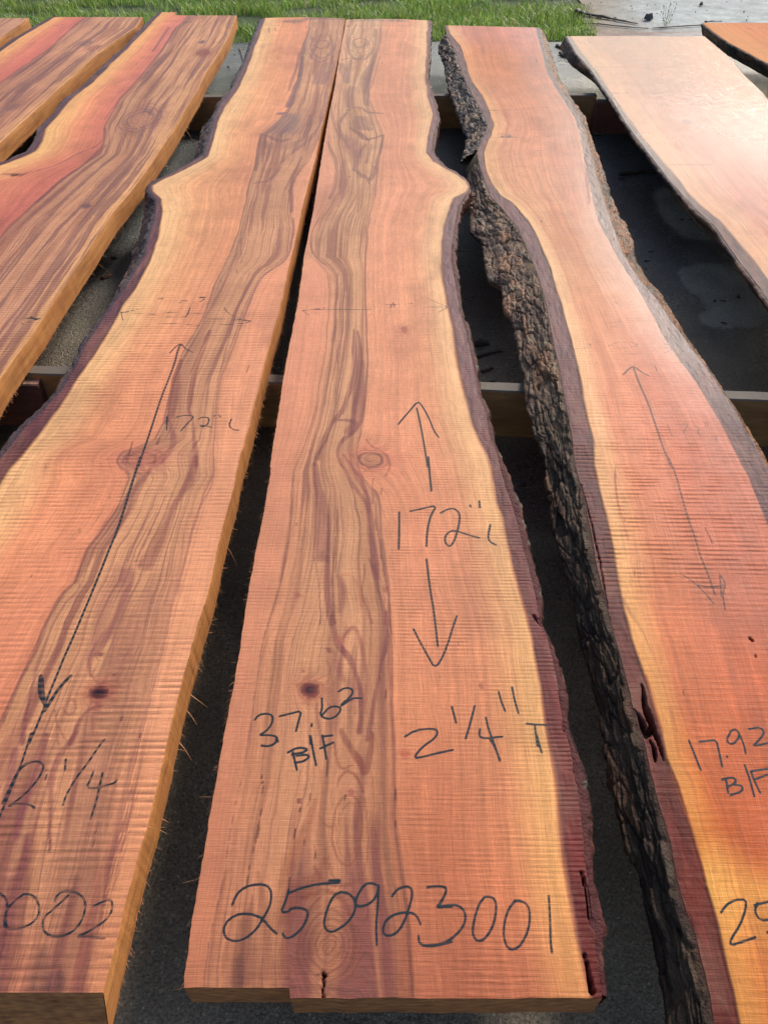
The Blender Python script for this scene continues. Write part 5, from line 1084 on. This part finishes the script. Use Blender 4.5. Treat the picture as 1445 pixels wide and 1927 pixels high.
def pad_col(X, Y):
    wet = np.zeros_like(X)+1.0
    # dry pale patches seen through the gaps
    dry = np.zeros_like(X)
    for p, rx, ry, s in [((1340,528),.11,.13,1),((1385,575),.09,.10,2),((1290,410),.09,.22,3),((1265,330),.05,.25,4),((1350,600),.05,.05,6)]:
        dry = np.maximum(dry, blob(X, Y, p, rx, ry, s, .12))
    lay = fbm(X*1.8, Y*1.8, 71)
    base = lin((118,104,86))*np.ones((*X.shape,1))
    base = base*(0.45+1.1*fbm(X*3.2,Y*3.2,72,5))[...,None]
    far = sstep(1.3, 2.6, Y)[...,None]; base = base*(1-far) + lin((84,86,84))*far*(0.75+0.5*lay)[...,None]
    red = (0*X+blob(X, Y, (1215,395), .12, .25, 8, .5)*.5 + blob(X, Y, (925,560), .14, .14, 9, .5)*.7 + blob(X, Y, (990,900), .14, .14, 10, .5)*.8)[...,None]
    base = base*(1-np.clip(red,0,1)) + lin((78,50,46))*np.clip(red,0,1)
    d = dry[...,None]; base = base*(1-d*.8) + lin((172,166,150))*d*.7
    # dry strip beyond the slabs
    edge = 4.62 + .16*(fbm(X*3, Y*0, 15)-.5)*2 + .15*sstep(.6,1.6,X)
    f = (sstep(0, .25, Y-edge)*sstep(.9, 1.3, X))
    base = base*(1-f[...,None]) + lin((176,172,168))*f[...,None]*(0.9+.2*fbm(X*20,Y*20,16))[...,None]
    tan = (blob(X, Y, (1100,62), .42, .16, 17, .5)*.75 + blob(X, Y, (1180,58), .5, .10, 18, .5)*.6)[...,None]; tan = np.clip(tan,0,1)
    base = base*(1-tan) + lin((158,138,126))*tan
    rough = 0.30 + .5*(fbm(X*5, Y*5, 19, 4)-.5) + .3*dry + .45*f + .2*tan[...,0]
    gloss = blob(X, Y, (905,708), .05, .05, 20, .6)
    rough = rough - .15*gloss
    sheen = np.maximum(blob(X, Y, (1215,470), .10, .35, 21, .6), np.maximum(blob(X, Y, (1300,650), .12, .25, 22, .6), blob(X, Y, (905,640), .10, .2, 25, .6)))
    rough = rough*(1-sheen) + .17*sheen; rough = np.clip(rough, .12, 1)
    dz = 0.004*(fbm(X*2.2, Y*2.2, 23)-.5) + .0012*(fbm(X*40, Y*40, 24)-.5)
    return base, rough, dz
jy = lambda X: 5.02 + 0*X
def pad_mask(X, Y): return (Y < np.where(X < 1.25, 4.98 + .05*(fbm(X*8, X*0, 61)-.5), 5.20 + .04*(fbm(X*4,X*0,62)-.5)))
sheet('concrete_pad', -3.0, 4.0, -0.6, 5.3, 0.012, 0.0, pad_col, pad_mask)
def drive_col(X, Y):
    n = fbm(X*2, Y*2, 33)
    c = lin((164,170,168))*np.ones((*X.shape,1))*(0.86+.3*n)[...,None]
    st = (sstep(.62,.7,fbm(X*9,Y*9,35))*.18)[...,None]; c = c*(1-st)
    e = (1-sstep(0, .18, Y-5.2))[...,None]*.6; c = c*(1-e) + lin((158,146,134))*e
    e3 = (1-sstep(.05, .55, X-1.22-.10*(Y-5.2) + .3*(fbm(X*6,Y*6,37)-.5)))[...,None]*.85; c = c*(1-e3) + lin((132,112,92))*e3*(.7+.6*fbm(X*25,Y*25,38))[...,None]
    return c, np.full(X.shape,.8), .003*(fbm(X*3,Y*3,34)-.5)-.004
def drive_mask(X, Y): return (X > 1.22 + .10*(Y-5.2) + .08*(fbm(Y*6, Y*0, 36)-.5)) & (Y > 5.17)
sheet('driveway', 1.1, 9.0, 5.1, 12.0, .03, 0.0, drive_col, drive_mask)
M_LAWN = simple_material('lawn_soil', (0.055,0.085,0.022), (0.04,0.055,0.02), 14, .95)
V = [(-60,4.9,-.012),(1.45,4.9,-.012),(1.9,12,-.012),(6,40,-.012),(6,120,-.012),(-60,120,-.012)]
me = bpy.data.meshes.new('lawn_ground'); me.from_pydata(V, [], [list(range(6))]); me.materials.append(M_LAWN); tag(link(bpy.data.objects.new('lawn_ground', me)), kind='structure')

def grass_material():
    m, nt, b = mat('grass'); L = nt.links.new
    col = N(nt,'ShaderNodeAttribute', attribute_name='col').outputs['Color']
    L(col, b.inputs['Base Color']); b.inputs['Roughness'].default_value = .42
    out = nt.nodes['Material Output']; tr = N(nt,'ShaderNodeBsdfTranslucent'); L(col, tr.inputs[0])
    mx = N(nt,'ShaderNodeMixShader'); mx.inputs[0].default_value = .35; L(b.outputs[0], mx.inputs[1]); L(tr.outputs[0], mx.inputs[2]); L(mx.outputs[0], out.inputs[0])
    return m
def make_grass(n=105000):
    r = np.random.default_rng(5)
    y = 4.96 + (r.random(n)**1.25)*2.6; x = r.uniform(-4.3, 1.6, n)
    edge = 1.27 + .09*(y-5) + .12*(fbm(y*4, y*0, 44)-.5)
    dens = 0.35 + .9*fbm(x*3, y*3, 45)
    front = 4.98 + .07*(fbm(x*6, x*0, 46)-.5)*2
    keep = (fbm(x*2.2, y*5, 55, 4) > .36 + .10*(y < 5.12)) & (x < edge - .10*r.random(n)**2) & (r.random(n) < dens) & (y > front - .03*r.random(n)) ; x, y = x[keep], y[keep]; n = len(x)
    h = (.030+.048*r.random(n)**1.3)*(0.6+.9*fbm(x*2.5, y*2.5, 47))*(1-.35*sstep(.9,1.2,x))
    wdt = .0012+.0018*r.random(n); ang = r.uniform(0, 2*np.pi, n); lean = r.uniform(.1, 1.1, n)*(.5+fbm(x*5,y*5,48))
    dx, dy = np.cos(ang), np.sin(ang); sx, sy = -dy, dx
    tw = r.uniform(-.6,.6,n); sx, sy = sx*np.cos(tw)-sy*np.sin(tw), sx*np.sin(tw)+sy*np.cos(tw)
    rows = []
    for t, wf in ((0,1.0),(.35,.95),(.7,.65),(1.0,.06)):
        cx = x + dx*h*lean*t*t*.9; cy = y + dy*h*lean*t*t*.9; cz = h*(t-.28*lean*t*t) - .012
        for s in (-1, 1): rows.append(np.stack([cx+sx*wdt*wf*s, cy+sy*wdt*wf*s, cz], 1))
    V = np.stack(rows, 1).reshape(-1,3); b = np.arange(n)[:,None]*8
    Q = np.concatenate([b+np.array([[0,1,3,2]]), b+np.array([[2,3,5,4]]), b+np.array([[4,5,7,6]])], 0)
    pal = np.array([lin((104,142,62)), lin((132,164,80)), lin((80,116,54)), lin((156,178,104)), lin((178,168,124)), lin((106,150,78))])
    ci = r.choice(6, n, p=[.28,.22,.22,.12,.05,.11]); c = np.clip(pal[ci]*np.array([1.75,1.5,1.2])*(.5+1.0*r.random((n,1))),0,.6)*(0.75+.5*fbm(x*4,y*4,49))[:,None]
    C = np.concatenate([np.repeat(c, 8, 0), np.ones((n*8,1))], 1)
    tag(mesh_np('grass', V, Q, [grass_material()], None, None, {'col':C}), 'bright green unmown grass along the far edge of the concrete', 'grass', kind='stuff')
make_grass()

# ------------------------------------------------------------------ stickers (spacer timbers on edge)
M_STK = side_wood_material('weathered_sticker', (0.50,0.26,0.10), (0.30,0.14,0.055), .6, .75)
M_STKT = side_wood_material('pale_sticker_edge', (0.17,0.145,0.115), (0.12,0.095,0.072), .6, .8)
M_RED = side_wood_material('red_cedar_timber', (0.26,0.09,0.06), (0.14,0.05,0.04), .6, .7)
M_REDT = simple_material('timber_bark_top', (0.40,0.22,0.15), (0.20,0.10,0.07), 60, .8, .006)
def timber(name, label, a, b_, thick, h, m_side, m_top, seed, group=None, z0=0.0, cat='timber'):
    """a squared timber standing on edge from a to b (metres), eased corners, slight waviness"""
    a = np.array(a); b_ = np.array(b_); d = b_-a; L_ = np.linalg.norm(d); d /= L_; n = np.array([-d[1], d[0]])
    ns = max(6, int(L_/.04)); c = .003
    prof = [(-thick/2, 0),(-thick/2, h-c),(-thick/2+c, h),(thick/2-c, h),(thick/2, h-c),(thick/2, 0)]
    V = []; Q = []; MI = []
    for i in range(ns+1):
        t = L_*i/ns; wob = .003*(vnoise(np.array([t*3.0]), np.array([seed*1.0]))[0]-.5)
        for (o, z) in prof:
            p = a + d*t + n*(o+wob); V.append((p[0], p[1], z0 + z + (.0015*(vnoise(np.array([t*20.0]), np.array([o*50+seed]))[0]-.5) if z > 0 else 0)))
    k = len(prof)
    for i in range(ns):
        for j in range(k-1): Q.append([i*k+j, (i+1)*k+j, (i+1)*k+j+1, i*k+j+1]); MI.append(1 if j in (1,2,3) else 0)
    me = bpy.data.meshes.new(name)
    F = Q + [list(range(k))[::-1], [ns*k+j for j in range(k)]]
    me.from_pydata(V, [], F); me.materials.append(m_side); me.materials.append(m_top)
    for p_, mi in zip(me.polygons, MI+[0,0]): p_.material_index = mi
    o = link(bpy.data.objects.new(name, me)); return tag(o, label, cat, group)
hS = Z_BOT - 0.0015
GS = 'spacer boards on edge under the slabs'
g1, g2 = ground([(90,696)], hS)[0], ground([(1400,744)], hS)[0]; dd = (g2-g1)/(g2[0]-g1[0])
a_ = g1 + dd*(-3.0-g1[0]); b_ = g1 + dd*(3.6-g1[0])
timber('spacer_board', 'long pale-topped spacer board on edge running under all slabs, the nearer one', a_, b_, .036, hS, M_STK, M_STKT, 3, GS)
f1, f2 = ground([(400,180)], hS)[0], ground([(1121,177)], hS)[0]
dd = (f2-f1)/(f2[0]-f1[0]); a_ = f1 + dd*(-3.2-f1[0])
timber('spacer_board', 'far spacer board on edge, ends between the bark slab and the shiny slab', a_, f2, .036, hS, M_STK, M_STKT, 5, GS)
h1 = ground([(1121,189)], hS-.004)[0]
timber('spacer_board', 'short reddish spacer board butted in front of the far one under the shiny slab', h1, h1+np.array([2.2,.02]), .036, hS-.004, M_RED, M_STKT, 6, GS)
f1, f2 = ground([(722,1700)], hS)[0], 0
timber('spacer_board', 'spacer board under the near ends of the slabs', (-2.6,.40), (2.2,.40), .036, hS, M_STK, M_STKT, 8, GS) if False else None
r1 = ground([(77,712)], .118)[0]
timber('cedar_timber', 'short red cedar timber with a barky top beside the near spacer board', r1+np.array([-.9,-.02]), r1+np.array([0,0]), .05, .118, M_RED, M_REDT, 9, cat='timber')

# ------------------------------------------------------------------ debris
M_CHIP = simple_material('bark_litter', (0.035,0.028,0.025), (0.075,0.052,0.04), 70, .6, .004)
M_TWIG = simple_material('dry_twig', (0.20,0.14,0.09), (0.08,0.055,0.04), 50, .8, .003)
def stick(name, label, cat, pts, r0, r1_, m, seed, group=None, flatness=.5):
    """a tapering crooked stick or bark strip through ground points (picture measured, metres)"""
    P = np.array([(*G0(*p), 0) for p in pts]); P = np.concatenate([smooth_poly(P[:,:2], 2), np.zeros((len(smooth_poly(P[:,:2],2)),1))],1)
    n = len(P); k = 8; V = []
    for i in range(n):
        d = P[min(i+1,n-1)]-P[max(i-1,0)]; d /= np.linalg.norm(d)+1e-9; s = np.array([-d[1], d[0], 0]); r_ = (r0+(r1_-r0)*i/(n-1))*(.7+.6*vnoise(np.array([i*1.3]),np.array([seed*1.0]))[0])
        if i in (0, n-1): r_ *= .3
        for j in range(k):
            a = 2*math.pi*j/k; q = P[i] + s*math.cos(a)*r_ + np.array([0,0,1])*(math.sin(a)*r_*flatness + r_*flatness + .001)
            V.append(q*1.0)
    V = np.array(V); V[:,:2] += .25*r0*(rng.random((len(V),2))-.5)
    Q = [[i*k+j, i*k+(j+1)%k, (i+1)*k+(j+1)%k, (i+1)*k+j] for i in range(n-1) for j in range(k)]
    me = bpy.data.meshes.new(name); me.from_pydata([tuple(v) for v in V], [], Q+[list(range(k))[::-1], [(n-1)*k+j for j in range(k)]]); me.materials.append(m)
    for p_ in me.polygons: p_.use_smooth = True
    return tag(link(bpy.data.objects.new(name, me)), label, cat, group)
def chip(name, label, cat, p, L_, W_, H_, ang, m, seed, group=None, z=0.0):
    """a torn flake: irregular outline, domed, with thickness"""
    c = G0(*p); k = 11; V = []; r_ = random.Random(seed)
    out = [(.75+.4*r_.random()) for _ in range(k)]
    for ring, (f, zz) in enumerate(((1.0,0),(1.04,.35),(.72,1.0),(.0,.85))):
        for j in range(k):
            a = 2*math.pi*j/k; u = math.cos(a)*L_/2*out[j]*f; v = math.sin(a)*W_/2*out[j]*f
            V.append((c[0]+u*math.cos(ang)-v*math.sin(ang), c[1]+u*math.sin(ang)+v*math.cos(ang), z+.001+H_*zz*(.7+.6*r_.random())))
    Q = [[i*k+j, i*k+(j+1)%k, (i+1)*k+(j+1)%k, (i+1)*k+j] for i in range(3) for j in range(k)]
    me = bpy.data.meshes.new(name); me.from_pydata(V, [], Q+[list(range(k))[::-1]]); me.materials.append(m); me.validate()
    return tag(link(bpy.data.objects.new(name, me)), label, cat, group)
GB = 'bark scraps on the concrete between the slabs'
chip('bark_flake','large black bark flake just above the stick in the middle gap','bark scrap',(906,648),.045,.030,.010,.2,M_CHIP,1,GB)
stick('bark_stick','dark bark stick lying across the middle gap above the pale spacer','bark scrap',[(888,676),(910,668),(946,661)],.008,.003,M_CHIP,2,GB)
stick('bark_stick','small dark stick below the longer one in the middle gap','bark scrap',[(906,701),(917,697),(928,693)],.006,.004,M_CHIP,3,GB)
chip('bark_flake','small bark crumb near the spacer in the middle gap','bark scrap',(925,722),.022,.012,.006,.5,M_CHIP,4,GB)
stick('bark_strip','long black bark strip on the concrete between the bark slab and the shiny slab','bark scrap',[(1163,329),(1190,327),(1220,324),(1248,325)],.009,.011,M_CHIP,5,GB)
chip('bark_flake','little bark crumb left of the long black strip','bark scrap',(1169,337),.030,.010,.004,.1,M_CHIP,6,GB)
chip('bark_flake','bark scrap on the concrete beside the shiny slab edge','bark scrap',(1261,345),.022,.03,.006,1.2,M_CHIP,7,GB)
stick('bark_strip','twisted bark scrap near the far end of the right-hand gap','bark scrap',[(1118,255),(1128,253),(1138,257)],.012,.006,M_TWIG,8,GB)
for i, (p, t, s_) in enumerate([((1055,92),'curled dark bark strip behind the bark slab, leftmost of three',.05),((1062,108),'dark bark strip in front of the curled one by the far gap',.07),((1085,118),'flat black bark piece under the corner of the shiny slab',.09)]):
    stick('bark_strip',t,'bark scrap',[(p[0]-8,p[1]-6),(p[0]+2,p[1]+2),(p[0]+12,p[1]-1)],.014,.008,M_CHIP,20+i,GB)
chip('bark_flake','reddish bark bit in the gap left of the second slab','bark scrap',(201,522),.045,.018,.007,.9,simple_material('red_bark_bit',(.12,.05,.03),(.2,.09,.05),60,.7),11,GB)
chip('bark_flake','dark bark crumb further up the left gap','bark scrap',(216,486),.025,.018,.006,.3,M_CHIP,12,GB)
stick('twig','thin dry twig in the gap at the top left beside the third slab','twig',[(452,92),(455,104),(458,116)],.006,.002,M_TWIG,13)
rr = random.Random(9)
for i in range(26):       # small crumbs in the gaps
    reg = [(1190,470,60,40,'right'),(1340,600,60,50,'right'),(1270,420,70,60,'right'),(430,110,20,20,'far left'),(1290,690,40,40,'right'),(985,900,20,30,'middle')][i%6]
    chip('bark_crumb','tiny dark bark crumb on the wet concrete of a gap between slabs','bark scrap',(reg[0]+rr.uniform(-reg[2],reg[2]), reg[1]+rr.uniform(-reg[3],reg[3])), rr.uniform(.006,.022), rr.uniform(.004,.010), rr.uniform(.002,.005), rr.uniform(0,3), M_CHIP, 100+i, 'tiny bark crumbs in the gaps')
# driveway edge
stick('fallen_branch','dark rotten branch lying along the driveway edge beyond the slabs','branch',[(1083,24),(1100,29),(1130,33),(1160,39),(1200,46)],.022,.006,M_CHIP,30)
for i, (dx, dy) in enumerate([(2,2),(14,3),(30,5),(48,6),(8,-3),(60,8)]):
    chip('leaf_litter','brown dead leaf scrap caught along the rotten branch','leaf',(1096+dx, 29+dy),.03,.018,.010,dx*.3,M_TWIG,40+i,'leaf scraps by the branch')
stick('bark_strip','long thin curling bark strip across the concrete behind the shiny slab','bark scrap',[(1098,46),(1115,45),(1150,49),(1190,53),(1220,54.5)],.010,.004,M_TWIG,31)
stick('bark_strip','thin bark strip reaching toward the corner slab','bark scrap',[(1225,54),(1260,52),(1300,49.5),(1325,48)],.004,.008,M_TWIG,32)
stick('twig','small twig pile behind the corner slab tip','twig',[(1325,43),(1340,41),(1358,41)],.010,.004,M_CHIP,33)
chip('stone','single dark grey rounded stone on the driveway','stone',(1220,37),.055,.04,.03,.1,simple_material('stone',(.10,.10,.11),(.06,.06,.07),60,.8),50)
chip('dead_leaf','small brown leaf on the driveway at the top','leaf',(1318,10),.03,.022,.014,.5,M_TWIG,51)
chip('dead_leaf','reddish brown dead leaf lying in the grass behind the middle slabs','leaf',(622,14),.07,.05,.015,.5,simple_material('dead_leaf',(.22,.08,.05),(.12,.05,.04),30,.7),52,z=.05)
for i in range(30):
    chip('pebble','tiny pebble on the pale driveway','pebble',(rr.uniform(1070,1440), rr.uniform(2,42)), rr.uniform(.005,.010), rr.uniform(.004,.008), rr.uniform(.003,.005), rr.uniform(0,3), M_CHIP if i%3 else M_TWIG, 200+i, 'tiny pebbles on the driveway')
# weed on the joint
wd = empty('weed', (*G0(1251,49), 0)); tag(wd, 'small green weed growing from the driveway joint', 'plant')
def blade(x, y, z, az, ln, wd_, col_up):
    V = []; n = 5
    for i in range(n+1):
        t = i/n; r_ = ln*(t*.55 + .25*t*t); zz = z + ln*(t*.85-.35*t*t); ww = wd_*(math.sin(math.pi*min(1,.15+t*.85)))
        cx, cy = x+math.cos(az)*r_, y+math.sin(az)*r_; V += [(cx-math.sin(az)*ww, cy+math.cos(az)*ww, zz),(cx+math.sin(az)*ww, cy-math.cos(az)*ww, zz)]
    return V, [[2*i,2*i+1,2*i+3,2*i+2] for i in range(n)]
M_WEED = simple_material('weed_leaf', (.12,.20,.05), (.20,.26,.09), 40, .5)
c0 = G0(1251,49)
for s_ in range(3):
    VV = []; QQ = []
    for j in range(14):
        t = j/14; V, Q = blade(c0[0]+.02*(s_-1)*(1+t), c0[1], .01+.11*t, j*2.4+s_, .018*(1-.4*t)+.005, .003, 0); o_ = len(VV); VV += V; QQ += [[a+o_ for a in q] for q in Q]
    V, Q = fibre_geo((c0[0]+.006*(s_-1), c0[1], 0), (.15*(s_-1),0,1), .13, .002, (0,0,0)); o_ = len(VV); VV += [tuple(v) for v in V]; QQ += [[a+o_ for a in q] for q in Q]
    mesh_np('stem', VV, QQ, [M_WEED], wd)
